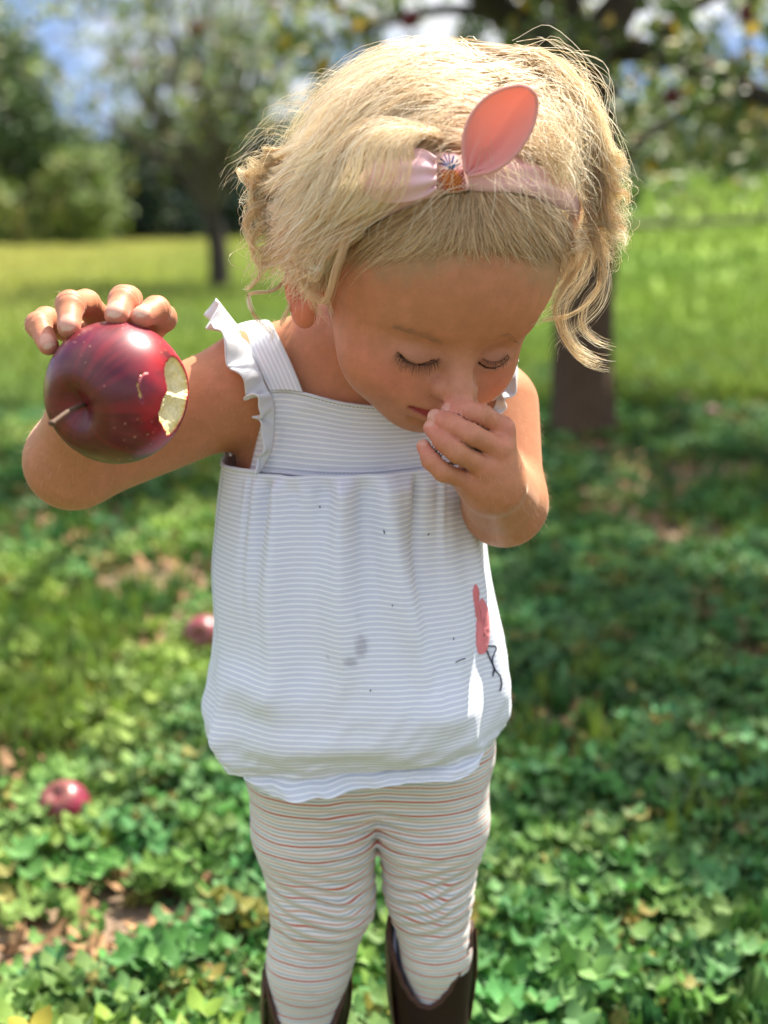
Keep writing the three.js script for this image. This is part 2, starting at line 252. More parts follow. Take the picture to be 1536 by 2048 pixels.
// ---------------------------------------------------------------- trees
const bark = new THREE.MeshStandardMaterial({ name: 'bark', vertexColors: true, roughness: 0.95, bumpMap: dataTexture(256, (u, v) => 0.6 * fbm(u * 26, v * 7, 3, 4) + 0.4 * Math.abs(fbm(u * 40, v * 10, 9, 3) - 0.5) * 2, 3, 3), bumpScale: 0.03 });
function limb(pts, r0, r1, { sides = 10, segs = 26, rough = 0.12, tone = [0.095, 0.075, 0.06], seed = 1, flare = 0 } = {}) {
  const c = curve(pts), pos = [], uv = [], col = [], idx = [], T = V(), A = V(), B = V(), ref = V(0.21, 0.1, 0.97); let run = 0, last = null;
  for (let i = 0; i <= segs; i++) {
    const t = i / segs, p = c.getPoint(t); T.copy(c.getTangent(t)); A.crossVectors(T, ref).normalize(); B.crossVectors(T, A); if (last) run += p.distanceTo(last); last = p;
    for (let j = 0; j <= sides; j++) { const a = j / sides * Math.PI * 2, n = fbm(Math.cos(a) * 1.4 + seed, Math.sin(a) * 1.4, run * 4 + seed, 3), r = lerp(r0, r1, Math.pow(t, 0.85)) * (1 + rough * 2 * (n - 0.5)) * (1 + flare * Math.exp(-t * 9) * (1 + 0.25 * Math.cos(a * 4 + seed))), v = 0.6 + 0.8 * n; pos.push(p.x + (A.x * Math.cos(a) + B.x * Math.sin(a)) * r, p.y + (A.y * Math.cos(a) + B.y * Math.sin(a)) * r, p.z + (A.z * Math.cos(a) + B.z * Math.sin(a)) * r); uv.push(j / sides, run * 1.2); col.push(tone[0] * v, tone[1] * v, tone[2] * v); if (i && j) { const q = i * (sides + 1) + j, o = q - sides - 1; idx.push(o - 1, q - 1, q, o - 1, q, o); } }
  }
  const g = new THREE.BufferGeometry(); g.setAttribute('position', new THREE.Float32BufferAttribute(pos, 3)); g.setAttribute('uv', new THREE.Float32BufferAttribute(uv, 2)); g.setAttribute('color', new THREE.Float32BufferAttribute(col, 3)); g.setIndex(idx); g.computeVertexNormals(); return g;
}
const rel = (pts, o) => pts.map((p) => p.clone().sub(o));
const appleLeaf = leafGeometry(0.062, 0.036, 0.3, 0.35, 4), leafMat = leafy('apple leaf', { transmission: 0.55, specularIntensity: 0.9 });
const leafTone = (r, yellow = 0.08, pale = 0.25) => { const k = r(), c = new THREE.Color(), v = 0.7 + 0.6 * r(); if (k < yellow) c.setRGB(0.60 * v, 0.40 * v, 0.04); else if (k < yellow + pale) c.setRGB(0.27 * v, 0.34 * v, 0.09 * v); else c.setRGB(0.10 * v, 0.18 * v, 0.05 * v); return c; };
// sunlight reaches the child and the patch of ground to her right: leaves whose shade would fall there are few
const sunGap = (p) => { const sx = p.x - p.y * SUN.x / SUN.y, sz = p.z - p.y * SUN.z / SUN.y; const t = clamp(((sx) * -0.3 + (sz + 1.15) * 0.75) / (0.09 + 0.5625)), dx = sx + 0.3 * t, dz = sz + 1.15 - 0.75 * t; if (Math.hypot(dx, dz) < 0.36) return 1; return Math.max(0.93 * smooth(1.05, 0.85, Math.hypot((sx + 0.62) / 0.62, (sz + 2.45) / 0.85)), 0.5 * smooth(1.1, 0.8, Math.hypot((sx + 0.3) / 0.4, (sz + 1.45) / 0.3))); };
function sprays(spots, r, from, n, spread, leaves, tones, gap, down = 0.2, scale = 1) {   // twigs leaving a point, with leaves along them; returns twig shapes
  const twigs = [];
  for (let k = 0; k < n; k++) {
    const d = V(r() - 0.5, (r() - 0.5) * 0.9 - down, r() - 0.5).normalize(), len = spread * (0.5 + 0.8 * r()), a = from.clone().addScaledVector(d, len * 0.5).add(V(0, 0.03, 0)), b = from.clone().addScaledVector(d, len).add(V(0, -0.06 * len * 3, 0));
    if (gap && r() < gap(b)) continue;
    twigs.push([from, a, b]);
    for (let i = 0; i < leaves; i++) { const t = 0.25 + 0.8 * r(), p = t < 0.5 ? from.clone().lerp(a, t * 2) : a.clone().lerp(b, t * 2 - 1); p.add(V(r() - 0.5, r() - 0.5, r() - 0.5).multiplyScalar(0.05 * scale)); if (gap && r() < gap(p)) continue; spots.push([p, turned(0.3 + 2.0 * r(), r() * 6.28, (r() - 0.5) * 1.2), (0.7 + 0.6 * r()) * scale, leafTone(r, ...tones)]); }
  }
  return twigs;
}
// the old apple tree behind her left shoulder
const TA = onGround(1168, 878), hangers = [];
{
  const o = TA, D = 4.55, t = thing('apple_tree', 'old apple tree with a thick dark trunk and spreading limbs behind her shoulder', 'tree', o, 'orchard apple trees'), r = rng(401);
  const q = (x, y, d = D) => at(x, y, d), dark = { sides: 18, segs: 40, tone: [0.115, 0.066, 0.036], flare: 0.3, rough: 0.2 };
  part('trunk', limb(rel([o.clone().add(V(0, -0.05, 0)), q(1166, 700), q(1172, 480), q(1172, 300), q(1172, 160), q(1180, 90)], o), 0.090, 0.115, { ...dark, seed: 3 }), bark, t);
  const L = [
    [[q(1165, 170), q(1110, 100), q(1055, 60), q(980, 5, 4.4), q(900, -90, 4.2), q(800, -200, 3.8)], 0.085, 0.025],
    [[q(1170, 130), q(1210, 60), q(1260, -20), q(1300, -160), q(1320, -320, 4.8)], 0.09, 0.03],
    [[q(1180, 120), q(1260, 100, 4.5), q(1340, 118, 4.4), q(1440, 155, 4.25), q(1560, 205, 4.1), q(1750, 250, 3.9)], 0.048, 0.024],
    [[q(1165, 350), q(1230, 318, 4.7), q(1330, 245, 4.8), q(1420, 205, 4.9), q(1560, 190, 5.0)], 0.020, 0.010],
    [[q(1160, 150), q(1140, 60), q(1120, -120), q(1180, -380, 4.2), q(1200, -620, 3.8)], 0.08, 0.02],
    [[q(1190, -60), q(1400, -260, 3.9), q(1600, -420, 3.2), q(1750, -500, 2.7)], 0.05, 0.014],
    [[q(1120, -100), q(950, -330, 3.9), q(820, -600, 3.3), q(900, -900, 2.7)], 0.045, 0.012],
    [[q(1010, 30, 4.5), q(880, 20, 4.6), q(760, 50, 4.7), q(640, 90, 4.8)], 0.024, 0.008],
    [[q(1300, 110, 4.45), q(1380, 20, 4.3), q(1470, -30, 4.2), q(1560, -80, 4.0)], 0.03, 0.010],
  ];
  for (const [p, a, b] of L) part('limb', limb(rel(p, o), a, b, { sides: 10, segs: 22, tone: [0.13, 0.10, 0.08], seed: a * 900 }), bark, t);
  const spots = [], tw = [], low = { x: 0, y: 0 };
  // hanging sprays that show at the top of the picture
  for (let k = 0; k < 105; k++) { const x = 560 + 1080 * r(), y = -160 + 330 * Math.pow(r(), 1.5) + (x > 1200 ? 110 * r() * r() : 0), d = 3.9 + 1.5 * r(); if (x < 820 && r() < 0.35) continue; tw.push(...sprays(spots, r, q(x, y, d), 2, 0.22, 9, [0.09, 0.42], sunGap, 0.3)); }
  for (let k = 0; k < 46; k++) { const x = 1230 + 340 * r(), y = 120 + 190 * r(), d = 4.6 + 1.2 * r(); tw.push(...sprays(spots, r, q(x, y, d), 2, 0.2, 8, [0.10, 0.5], sunGap, 0.3)); }
  // the crown above the picture, which shades the ground in patches
  for (let k = 0; k < 3000; k++) { const a = r() * 6.28, e = Math.sqrt(r()), p = V(0.95 + 2.3 * e * Math.cos(a), 2.35 + 0.95 * (r() - 0.5) * 2 * Math.sqrt(1 - e * e * 0.8), -3.35 + 2.1 * e * Math.sin(a)); if (p.y < 1.35 - 0.13 * p.z * 0) continue; if (r() < sunGap(p)) continue; if (fbm(p.x * 2.6, p.y * 2.6, p.z * 2.6, 2) < 0.515) continue; tw.push(...sprays(spots, r, p, 2, 0.25, 14, [0.06, 0.25], sunGap)); }
  tag(scatter('crown', appleLeaf, leafMat, spots.map(([p, a, s, c]) => [p.clone().sub(o), a, s, c]), t), null, null, null, 'stuff');
  const g = tw.map((p) => limb(rel(p, o), 0.004, 0.0015, { sides: 4, segs: 4, rough: 0, tone: [0.16, 0.13, 0.10] })); tag(part('twigs', mergeGeometries(g), bark, t), null, null, null, 'stuff');
  hangers.push(...[[820, 38, 4.5], [1345, 192, 4.6], [1500, 22, 4.2], [1392, 145, 4.8]].map(([x, y, d]) => q(x, y, d)));
}
// the younger apple tree on the left, its limbs fanning from a low fork
{
  const o = onGround(437, 588), D = o.clone().applyMatrix4(camera.matrixWorldInverse).z * -1, t = thing('apple_tree', 'young apple tree with a slim dark trunk and fan of grey branches on the left', 'tree', o, 'orchard apple trees'), r = rng(77), q = (x, y, d = 0) => at(x, y, D + d);
  part('trunk', limb(rel([o.clone().add(V(0, -0.05, 0)), q(438, 520), q(428, 450), q(420, 410)], o), 0.085, 0.085, { sides: 14, segs: 16, tone: [0.05, 0.038, 0.028], seed: 8, flare: 0.3 }), bark, t);
  const ends = [[230, 120, -0.8], [300, 30, 0.4], [370, -40, -0.4], [440, -30, 0.6], [520, 20, -0.6], [590, 110, 0.5], [330, 210, 1.0], [520, 190, -1.0], [640, 190, 0.2], [180, 220, 0.5], [400, 120, -1.2], [470, 130, 1.2]], spots = [], tw = [];
  for (const [x, y, d] of ends) { const a = q(421, 425), b = q(lerp(420, x, 0.28), lerp(420, y, 0.42), d * 0.3), e = q(x, y, d); part('limb', limb(rel([a, b, a.clone().lerp(e, 0.68).add(V(0, 0.06, 0)), e], o), 0.058, 0.014, { sides: 7, segs: 18, tone: [0.11, 0.09, 0.07], seed: x }), bark, t); for (let k = 0; k < 4; k++) { const f = 0.3 + 0.5 * r(), s = a.clone().lerp(e, f * 0.9).add(V(0, 0.05, 0)), dx = (r() - 0.5) * 1.3; part('branch', limb(rel([s, s.clone().add(V(dx * 0.4, 0.35, (r() - 0.5) * 0.4)), s.clone().add(V(dx, 0.8 + 0.5 * r(), (r() - 0.5) * 0.9))], o), 0.022, 0.006, { sides: 6, segs: 8, tone: [0.20, 0.175, 0.15], seed: k + x }), bark, t); } for (let k = 0; k < 17; k++) { const f = 0.5 + 0.6 * r(), p = a.clone().lerp(e, f).add(V((r() - 0.5) * 1.0, (r() - 0.4) * 0.8, (r() - 0.5) * 1.4)); tw.push(...sprays(spots, r, p, 2, 0.36, 6, [0.05, 0.5], null, -0.1, 1.25)); } }
  for (let k = 0; k < 150; k++) { const x = -120 + 1000 * r(), y = -120 + 300 * r() * (0.6 + 0.4 * r()); tw.push(...sprays(spots, r, q(x, y, (r() - 0.5) * 3), 2, 0.4, 6, [0.06, 0.45], null, 0, 1.25)); }
  tag(scatter('crown', appleLeaf, leafMat, spots.map(([p, a, s, c]) => [p.clone().sub(o), a, s, c]), t), null, null, null, 'stuff');
  tag(part('twigs', mergeGeometries(tw.map((p) => limb(rel(p, o), 0.008, 0.003, { sides: 4, segs: 4, rough: 0, tone: [0.24, 0.21, 0.18] }))), bark, t), null, null, null, 'stuff');
  hangers.push(...[[270, 124, -0.6], [395, 52, -0.8], [380, 164, -0.5], [545, 12, -0.6]].map(([x, y, d]) => q(x, y, d)));
}
// trees beyond the meadow
const clumpLeaf = (() => { const r = rng(9), a = []; for (let i = 0; i < 14; i++) a.push(posed(leafGeometry(0.16 + 0.1 * r(), 0.11, 0.3, 0.3, 2), turned(0.3 + 2 * r(), r() * 6.28, r() - 0.5), V(r() - 0.5, r() - 0.5, r() - 0.5).multiplyScalar(0.55))); return mergeGeometries(a); })();
const farMat = leafy('far foliage', { transmission: 0.3 });
function farTree(name, label, px, dist, height, width, tone, seed, base = 0.12, group = 'trees along the far edge of the meadow') {
  const r = rng(seed), x = (px - W0 / 2) / F * dist, o = V(x, groundY(x, -dist) - 0.05, -dist), t = thing(name, label, 'tree', o, group), spots = [], lobes = [];
  for (let k = 0; k < 13; k++) { const f = k / 12, a = r() * 6.28, e = (0.15 + 0.65 * r()) * (1 - 0.55 * f); lobes.push([V(Math.cos(a) * width * 0.5 * e, height * lerp(base + 0.14, 0.88, f), Math.sin(a) * width * 0.5 * e), width * (0.34 - 0.14 * f) * (0.8 + 0.4 * r())]); }
  const n = Math.floor(190 * width * height / 3); for (let i = 0; i < n; i++) { const [c, rad] = lobes[Math.floor(r() * lobes.length)], d = V(r() - 0.5, r() - 0.5, r() - 0.5).normalize().multiplyScalar(rad * Math.pow(r(), 0.3)); d.y *= 0.8; const p = c.clone().add(d); if (p.y < height * base * 0.6) continue; const v = 0.6 + 0.8 * r(), y = r() < 0.2 ? 1.5 : 1; spots.push([p, turned(r() * 3, r() * 6.28, r()), 0.7 + 0.7 * r(), new THREE.Color().setRGB(tone[0] * v * y, tone[1] * v, tone[2] * v)]); }
  part('trunk', limb([V(0, 0, 0), V(0.05, height * 0.3, 0), V(-0.03, height * 0.6, 0), V(0, height * 0.85, 0)], 0.05 * width, 0.01 * width, { sides: 8, segs: 8, seed }), bark, t);
  for (let k = 0; k < 4; k++) part('limb', limb([V(0, height * (0.22 + 0.1 * k), 0), lobes[k * 3][0].clone().multiplyScalar(0.6).setY(height * (0.34 + 0.1 * k)), lobes[k * 3][0]], 0.022 * width, 0.006 * width, { sides: 6, segs: 6, seed: seed + k }), bark, t);
  tag(scatter('crown', clumpLeaf, farMat, spots, t), null, null, null, 'stuff');
}
const DK = [0.026, 0.052, 0.032], MD = [0.075, 0.13, 0.045], LT = [0.17, 0.235, 0.055], YL = [0.28, 0.31, 0.07];
for (const [name, label, ...a] of [
  ['tall_tree', 'tallest mid green tree at the far left edge of the meadow', 40, 29, 4.3, 3.0, MD, 1],
  ['bush', 'rounded sunlit bush at the meadow edge left of the slim apple tree', 165, 26.5, 1.75, 1.5, LT, 2, 0.02],
  ['bush', 'pale bushy shrub cut by the left edge of the picture', -20, 26, 1.5, 1.2, LT, 14, 0.02],
  ['dark_tree', 'dark tree standing just right of the rounded sunlit bush', 290, 31, 2.5, 2.8, DK, 3, 0.03],
  ['dark_tree', 'dark tree directly behind the slim apple trunk', 410, 32, 2.6, 3.0, DK, 4, 0.03],
  ['dark_tree', 'dark tree between the tallest tree and the rounded bush', 130, 33, 2.7, 3.0, DK, 5, 0.03],
  ['dark_tree', 'dark tree behind the curls over her ear', 530, 33, 2.7, 3.0, DK, 6, 0.03],
  ['dark_tree', 'dark tree hidden mostly behind her head', 680, 34, 2.6, 3.4, MD, 7, 0.03],
  ['dark_tree', 'dark tree at the left edge behind the tallest tree', -90, 33, 3.4, 3.4, DK, 8, 0.03],
  ['light_tree', 'yellow green tree on the rise just right of the old apple trunk', 1290, 40, 2.1, 2.6, LT, 9, 0.03],
  ['light_tree', 'yellow green tree on the rise near the right edge', 1440, 41, 2.8, 3.0, YL, 10, 0.03],
  ['light_tree', 'yellow green tree on the rise cut by the right edge', 1570, 40, 2.5, 2.8, LT, 11, 0.03],
  ['light_tree', 'pale tree on the rise hidden behind the old apple trunk', 1150, 42, 2.4, 2.8, MD, 12, 0.03],
  ['dark_tree', 'dark tree outside the left edge of the meadow view', -420, 31, 3.8, 3.6, MD, 21, 0.03],
  ['dark_tree', 'broad dark tree far outside the left edge', -800, 30, 4.0, 4.0, DK, 22, 0.03],
  ['light_tree', 'pale tree on the rise outside the right edge', 1900, 40, 3.2, 3.6, LT, 23, 0.03],
  ['light_tree', 'small green tree on the rise behind her bow', 980, 40, 2.3, 2.8, MD, 13, 0.03],
]) farTree(name, label, ...a);
// a fallen branch lying across the slope behind the old tree
{
  const pts = [[1238, 468], [1320, 464], [1420, 460], [1500, 455], [1580, 452]].map(([x, y]) => onGround(x, y).add(V(0, 0.10, 0)));
  const b = thing('fallen_branch', 'long thin branch lying across the grass slope right of her hair', 'branch', pts[0].clone()); part('stem', limb(rel(pts, pts[0]), 0.05, 0.03, { tone: [0.19, 0.15, 0.12], sides: 8 }), bark, b);
  for (const [i, dx, dy] of [[1, 0.3, 0.25], [2, -0.2, 0.3], [3, 0.35, 0.18]]) part('side_shoot', limb(rel([pts[i], pts[i].clone().add(V(dx, dy, 0.1)), pts[i].clone().add(V(dx * 2.2, dy * 1.2, 0.2))], pts[0]), 0.025, 0.01, { tone: [0.19, 0.15, 0.12], sides: 6, segs: 8 }), bark, b);
}
// ---------------------------------------------------------------- loose apples: one built, the rest copied
{
  const prof = []; for (let k = 0; k <= 40; k++) { const a = k / 40 * Math.PI, rad = Math.sin(a) * (1 + 0.06 * Math.cos(a)), y = Math.cos(a) * 0.94 - 0.30 * Math.exp(-((Math.sin(a) / 0.34) ** 2)) * Math.sign(Math.cos(a)); prof.push(new THREE.Vector2(Math.max(0.0001, rad * 0.036), -y * 0.036)); }
  const g = new THREE.LatheGeometry(prof, 48), p = g.attributes.position, col = []; for (let i = 0; i < p.count; i++) { const a = Math.atan2(p.getZ(i), p.getX(i)), n = fbm(Math.cos(a) * 4, Math.sin(a) * 4, p.getY(i) * 30, 3), s = 1 + 0.02 * Math.cos(5 * a) * clamp(-p.getY(i) / 0.036); p.setXYZ(i, p.getX(i) * s, p.getY(i), p.getZ(i) * s); const k = smooth(0.4, 0.7, n), top2 = smooth(0.018, 0.03, p.getY(i)); col.push(lerp(lerp(0.19, 0.30, k), 0.20, top2), lerp(lerp(0.012, 0.025, k), 0.06, top2), lerp(0.035, 0.05, k)); }
  g.setAttribute('color', new THREE.Float32BufferAttribute(col, 3)); g.computeVertexNormals();
  const red = new THREE.MeshPhysicalMaterial({ name: 'red apple skin', vertexColors: true, roughness: 0.4, clearcoat: 0.3, clearcoatRoughness: 0.3 }), brown = new THREE.MeshStandardMaterial({ name: 'apple stalk', color: new THREE.Color(0.09, 0.06, 0.035), roughness: 0.9 });
  const spot = onGround(130, 1668), first = thing('fallen_apple', 'red apple lying in clover by bare earth, below her raised hand', 'apple', spot.clone().add(V(0, 0.036, 0)), 'apples lying in the grass');
  part('fruit', g, red, first); part('stalk', new THREE.TubeGeometry(curve([V(0, 0.022, 0), V(0.001, 0.034, 0), V(0.005, 0.044, 0)]), 8, 0.0012, 6), brown, first);
  first.rotation.set(0.5, 0.3, 0.25); first.scale.setScalar(0.86);
  const more = (pos, label, name, group, s, e) => { const c = first.clone(); c.name = numbered(name); c.position.copy(pos); c.rotation.set(...e); c.scale.setScalar(s); c.userData = { label, category: 'apple', group }; scene.add(c); };
  for (const [x, y, label, s, e] of [[408, 1308, 'half hidden red apple in the grass beside her top', 0.95, [0.9, 1, 0.4]], [1372, 822, 'dull red apple in litter right of the old trunk', 0.95, [1.2, 0, 0.6]], [1292, 795, 'small red apple on the ground close to the old trunk', 0.85, [0.3, 2, 0.9]], [1420, 846, 'red apple on the ground farthest right of the old trunk', 0.9, [-0.5, 1, 0.3]]]) more(onGround(x, y).add(V(0, 0.03, 0)), label, 'fallen_apple', 'apples lying in the grass', s, e);
  const names = ['red apple hanging in leaves above her head at the top', 'red apple hanging under the low limb right of the old trunk', 'red apple hanging in the top right corner', 'small red apple hanging between the two right hand limbs', 'dark red apple hanging alone at the left of the slim tree', 'dark apple hanging highest above the slim trunk', 'dark apple hanging among grey branches above the slim trunk', 'dark apple hanging right of the slim tree at the top'];
  hangers.forEach((p, k) => more(p, names[k], 'hanging_apple', 'apples hanging on the trees', k < 4 ? 0.95 : 1.35, [0.3 * k, k, 0.2]));
}
// ---------------------------------------------------------------- the child: one continuous body as a distance field in the photographer's axes
const HEAD = { c: V(0.0265, 0.1500, -0.871), s: 1.033, q: new THREE.Quaternion().setFromEuler(new THREE.Euler(40.5 * Math.PI / 180, 22 * Math.PI / 180, -0.5 * Math.PI / 180, 'YXZ')) };
const headM = new THREE.Matrix4().compose(HEAD.c, HEAD.q, V(HEAD.s, HEAD.s, HEAD.s)), hm = headM.clone().invert().elements;
const HL = (x, y, z) => V(x, y, z).applyMatrix4(headM);
const toHead = (x, y, z) => [hm[0] * x + hm[4] * y + hm[8] * z + hm[12], hm[1] * x + hm[5] * y + hm[9] * z + hm[13], hm[2] * x + hm[6] * y + hm[10] * z + hm[14]];
const skullL = (x, y, z) => ellD(x, y, z, 0, 0.026, -0.016, 0.074, 0.080, 0.092);
const skullD = (x, y, z) => { const p = toHead(x, y, z); return skullL(p[0], p[1], p[2]) * HEAD.s; };
function headL(X, y, z) {
  const x = Math.abs(X);
  let d = skullL(x, y, z);
  d = smin(d, ellD(x, y, z, 0, 0.020, 0.020, 0.060, 0.056, 0.056), 0.022);            // forehead
  d = smin(d, ellD(x, y, z, 0, -0.030, 0.018, 0.0505, 0.050, 0.052), 0.024);           // lower face
  d = smin(d, ellD(x, y, z, 0.0265, -0.038, 0.038, 0.027, 0.026, 0.027), 0.016);       // cheek
  d = smin(d, ellD(x, y, z, 0, -0.066, 0.046, 0.020, 0.015, 0.017), 0.020);           // chin
  d = smin(d, ellD(x, y, z, 0, -0.046, 0.060, 0.022, 0.017, 0.017), 0.014);           // muzzle
  d = smax(d, -ellD(x, y, z, 0.0245, -0.009, 0.090, 0.017, 0.012, 0.017), 0.014);     // eye socket
  d = smin(d, ellD(x, y, z, 0.0240, -0.0165, 0.0580, 0.0135, 0.0115, 0.0130), 0.0042);  // closed eye
  d = smin(d, capD(x, y, z, V(0.008, 0.005, 0.069), V(0.038, 0.006, 0.058), 0.0045, 0.004), 0.012); // brow
  d = smin(d, capD(x, y, z, V(0, -0.005, 0.0685), V(0, -0.0265, 0.0845), 0.0050, 0.0078), 0.010);  // nose
  d = smin(d, ellD(x, y, z, 0, -0.0283, 0.0852, 0.0082, 0.0075, 0.0085), 0.005);
  d = smin(d, ellD(x, y, z, 0.0086, -0.0306, 0.0782, 0.0058, 0.0056, 0.0072), 0.005);
  d = smax(d, -ellD(x, y, z, 0.0048, -0.0355, 0.0822, 0.0026, 0.0022, 0.0030), 0.003); // nostril
  d = smax(d, -capD(x, y, z, V(0, -0.0395, 0.0830), V(0, -0.0430, 0.0825), 0.0018, 0.0026), 0.004); // philtrum
  const xm = Math.abs(X + 0.003);
  d = smin(d, capD(xm, y, z, V(0, -0.0448 , 0.0755), V(0.0170, -0.0498, 0.0660), 0.0046, 0.0022), 0.0045);
  d = smin(d, capD(xm, y, z, V(0, -0.0560, 0.0735), V(0.0150, -0.0515, 0.0665), 0.0054, 0.0024), 0.0045);
  d = smax(d, -capD(xm, y, z, V(0, -0.0500, 0.0845), V(0.0160, -0.0506, 0.0710), 0.0034, 0.0014), 0.0022); // parted lips
  d = smax(d, -capD(xm, y, z, V(0, -0.0615, 0.0730), V(0.010, -0.0610, 0.0690), 0.0024, 0.0018), 0.006); // fold under the lip
  if (z > 0.05) {                                                                      // crease of the lid, lash line
    const ex = x - 0.0240, wl = Math.hypot(ex / 1.3, y + 0.0115) - 0.0092;
    if (y < -0.0160) d = smax(d, -(Math.hypot(wl, Math.max(0, Math.abs(ex) - 0.011)) - 0.0004), 0.0016);
  }
  // ears
  const e = earL(X, y, z); d = smin(d, e, 0.006);
  return d;
}
function earL(X, y, z) {
  const x = Math.abs(X), ca = 0.94, sa = 0.34, ey = y + 0.014, ez = z + 0.007, yy = ca * ey - sa * ez * 0.6, zz = sa * ey * 0.5 + ca * ez, out = x - 0.0715 + 0.35 * zz;   // turned out towards the back
  let d = ellD(out, yy, zz, 0, 0.002, -0.002, 0.0055, 0.0270, 0.0160);
  d = smin(d, ellD(out, yy, zz, 0, -0.0215, 0.004, 0.0050, 0.0085, 0.0075), 0.006);
  d = smax(d, -ellD(out, yy, zz, 0.0055, 0.000, 0.002, 0.0052, 0.0165, 0.0085), 0.004);
  d = smax(d, -ellD(out, yy, zz, 0.0060, 0.013, -0.004, 0.0040, 0.0100, 0.0070), 0.004);
  d = smin(d, ellD(out, yy, zz, 0.0010, -0.004, 0.0125, 0.0030, 0.0050, 0.0030), 0.003);
  return d;
}
// limbs: joints as (place, distance)
const J = {
  shR: C(492, 775, 0.940), elR: C(146, 922, 0.925), wrR: C(187, 775, 0.868),
  shL: C(985, 815, 0.950), elL: C(1008, 1006, 0.925), wrL: C(985, 962, 0.848),
};
const FINGERS_R = [
  [[C(160, 672, 0.848), C(92, 640, 0.826), C(77, 650, 0.812), C(97, 690, 0.798)], [0.0077, 0.0073, 0.0068, 0.0059]],
  [[C(205, 645, 0.850), C(172, 607, 0.822), C(140, 610, 0.802), C(138, 654, 0.789)], [0.0084, 0.0077, 0.0075, 0.0066]],
  [[C(250, 645, 0.852), C(256, 600, 0.822), C(247, 600, 0.800), C(233, 630, 0.787)], [0.0086, 0.0079, 0.0077, 0.0068]],
  [[C(298, 662, 0.852), C(326, 636, 0.824), C(312, 620, 0.804), C(284, 634, 0.790)], [0.0086, 0.0077, 0.0073, 0.0064]],
  [[C(235, 780, 0.868), C(298, 770, 0.862), C(338, 762, 0.846)], [0.0110, 0.0092, 0.0077]],
];
const FINGERS_L = [
  [[C(1003, 854, 0.832), C(962, 829, 0.819), C(929, 821, 0.818), C(897, 823, 0.822)], [0.0064, 0.0058, 0.0054, 0.0047]],
  [[C(992, 893, 0.826), C(940, 868, 0.812), C(905, 850, 0.812), C(871, 834, 0.819)], [0.0066, 0.0060, 0.0056, 0.0049]],
  [[C(967, 932, 0.826), C(914, 905, 0.811), C(888, 883, 0.812), C(862, 856, 0.819)], [0.0064, 0.0058, 0.0054, 0.0047]],
  [[C(934, 962, 0.830), C(886, 944, 0.816), C(862, 921, 0.815), C(847, 893, 0.820)], [0.0060, 0.0053, 0.0049, 0.0043]],
  [[C(988, 884, 0.852), C(968, 836, 0.846), C(935, 820, 0.838), C(903, 822, 0.834)], [0.0078, 0.0070, 0.0060, 0.0050]],
];
const PALM_R = [[C(187, 775, 0.868), C(165, 680, 0.852)], [C(195, 775, 0.868), C(207, 660, 0.855)], [C(205, 775, 0.868), C(250, 660, 0.856)], [C(210, 780, 0.868), C(292, 675, 0.856)]];
const PALM_L = [[C(990, 962, 0.848), C(1000, 862, 0.838)], [C(987, 962, 0.846), C(990, 898, 0.832)], [C(982, 962, 0.846), C(966, 934, 0.832)], [C(978, 965, 0.848), C(940, 962, 0.836)]];
function handD(x, y, z, fingers, palm) {
  let d = 1e9;
  for (const [a, b] of palm) d = smin(d, capD(x, y, z, a, b, 0.0135, 0.0095), 0.010);
  let f = 1e9;
  for (const [p, r] of fingers) {
    let e = chainD(x, y, z, p, r, 0.004);
    const n = p.length, t = p[n - 2], s = p[n - 3];
    e = smin(e, Math.hypot(x - t.x, y - t.y, z - t.z) - r[n - 2] * 1.06, 0.002);
    if (e < 0.003) for (let k = 1; k < n - 1; k++) { const q = p[k], u = p[k + 1], ax = u.x - q.x, ay = u.y - q.y, az = u.z - q.z, l = Math.hypot(ax, ay, az), s = ((x - q.x) * ax + (y - q.y) * ay + (z - q.z) * az) / l; if (Math.abs(s) < 0.006) e += 0.00045 * (Math.exp(-(((s - 0.0015) / 0.0008) ** 2)) + Math.exp(-(((s + 0.0015) / 0.0008) ** 2))); }
    f = smin(f, e, 0.0012);
  }
  return smin(d, f, 0.0045);
}
const inBall = (x, y, z, c, r) => Math.hypot(x - c.x, y - c.y, z - c.z) - r;
const BR = C(215, 700, 0.83), BL = C(930, 885, 0.83), BH = HL(0, 0, 0);
const CR = [C(243, 930, 0.888), C(222, 992, 0.893)];
function armsD(x, y, z) {
  let r = smin(capD(x, y, z, J.shR, J.elR, 0.0335, 0.0305), capD(x, y, z, J.elR, J.wrR, 0.0300, 0.0205), 0.010);
  let b = inBall(x, y, z, BR, 0.062); r = b > 0.03 ? r : smin(r, handD(x, y, z, FINGERS_R, PALM_R), 0.010);
  let l = smin(capD(x, y, z, J.shL, J.elL, 0.0315, 0.0265), capD(x, y, z, J.elL, J.wrL, 0.0275, 0.0190), 0.010);
  b = inBall(x, y, z, BL, 0.058); l = b > 0.03 ? l : smin(l, handD(x, y, z, FINGERS_L, PALM_L), 0.010);
  r = smax(r, -capD(x, y, z, CR[0], CR[1], 0.0014, 0.0008), 0.006);
  return [r, l];
}
const T = { a: C(660, 800, 0.955), b: C(800, 800, 0.958), c: C(640, 1020, 0.972), d: C(765, 1020, 0.972), e: C(640, 1280, 0.992), f: C(790, 1280, 0.992), g: C(660, 1430, 1.005), h: C(790, 1430, 1.005), k1: C(525, 745, 0.945), k2: C(700, 700, 0.945), k3: C(965, 795, 0.955), n1: C(735, 735, 0.952), n2: HL(0, -0.048, -0.018) };
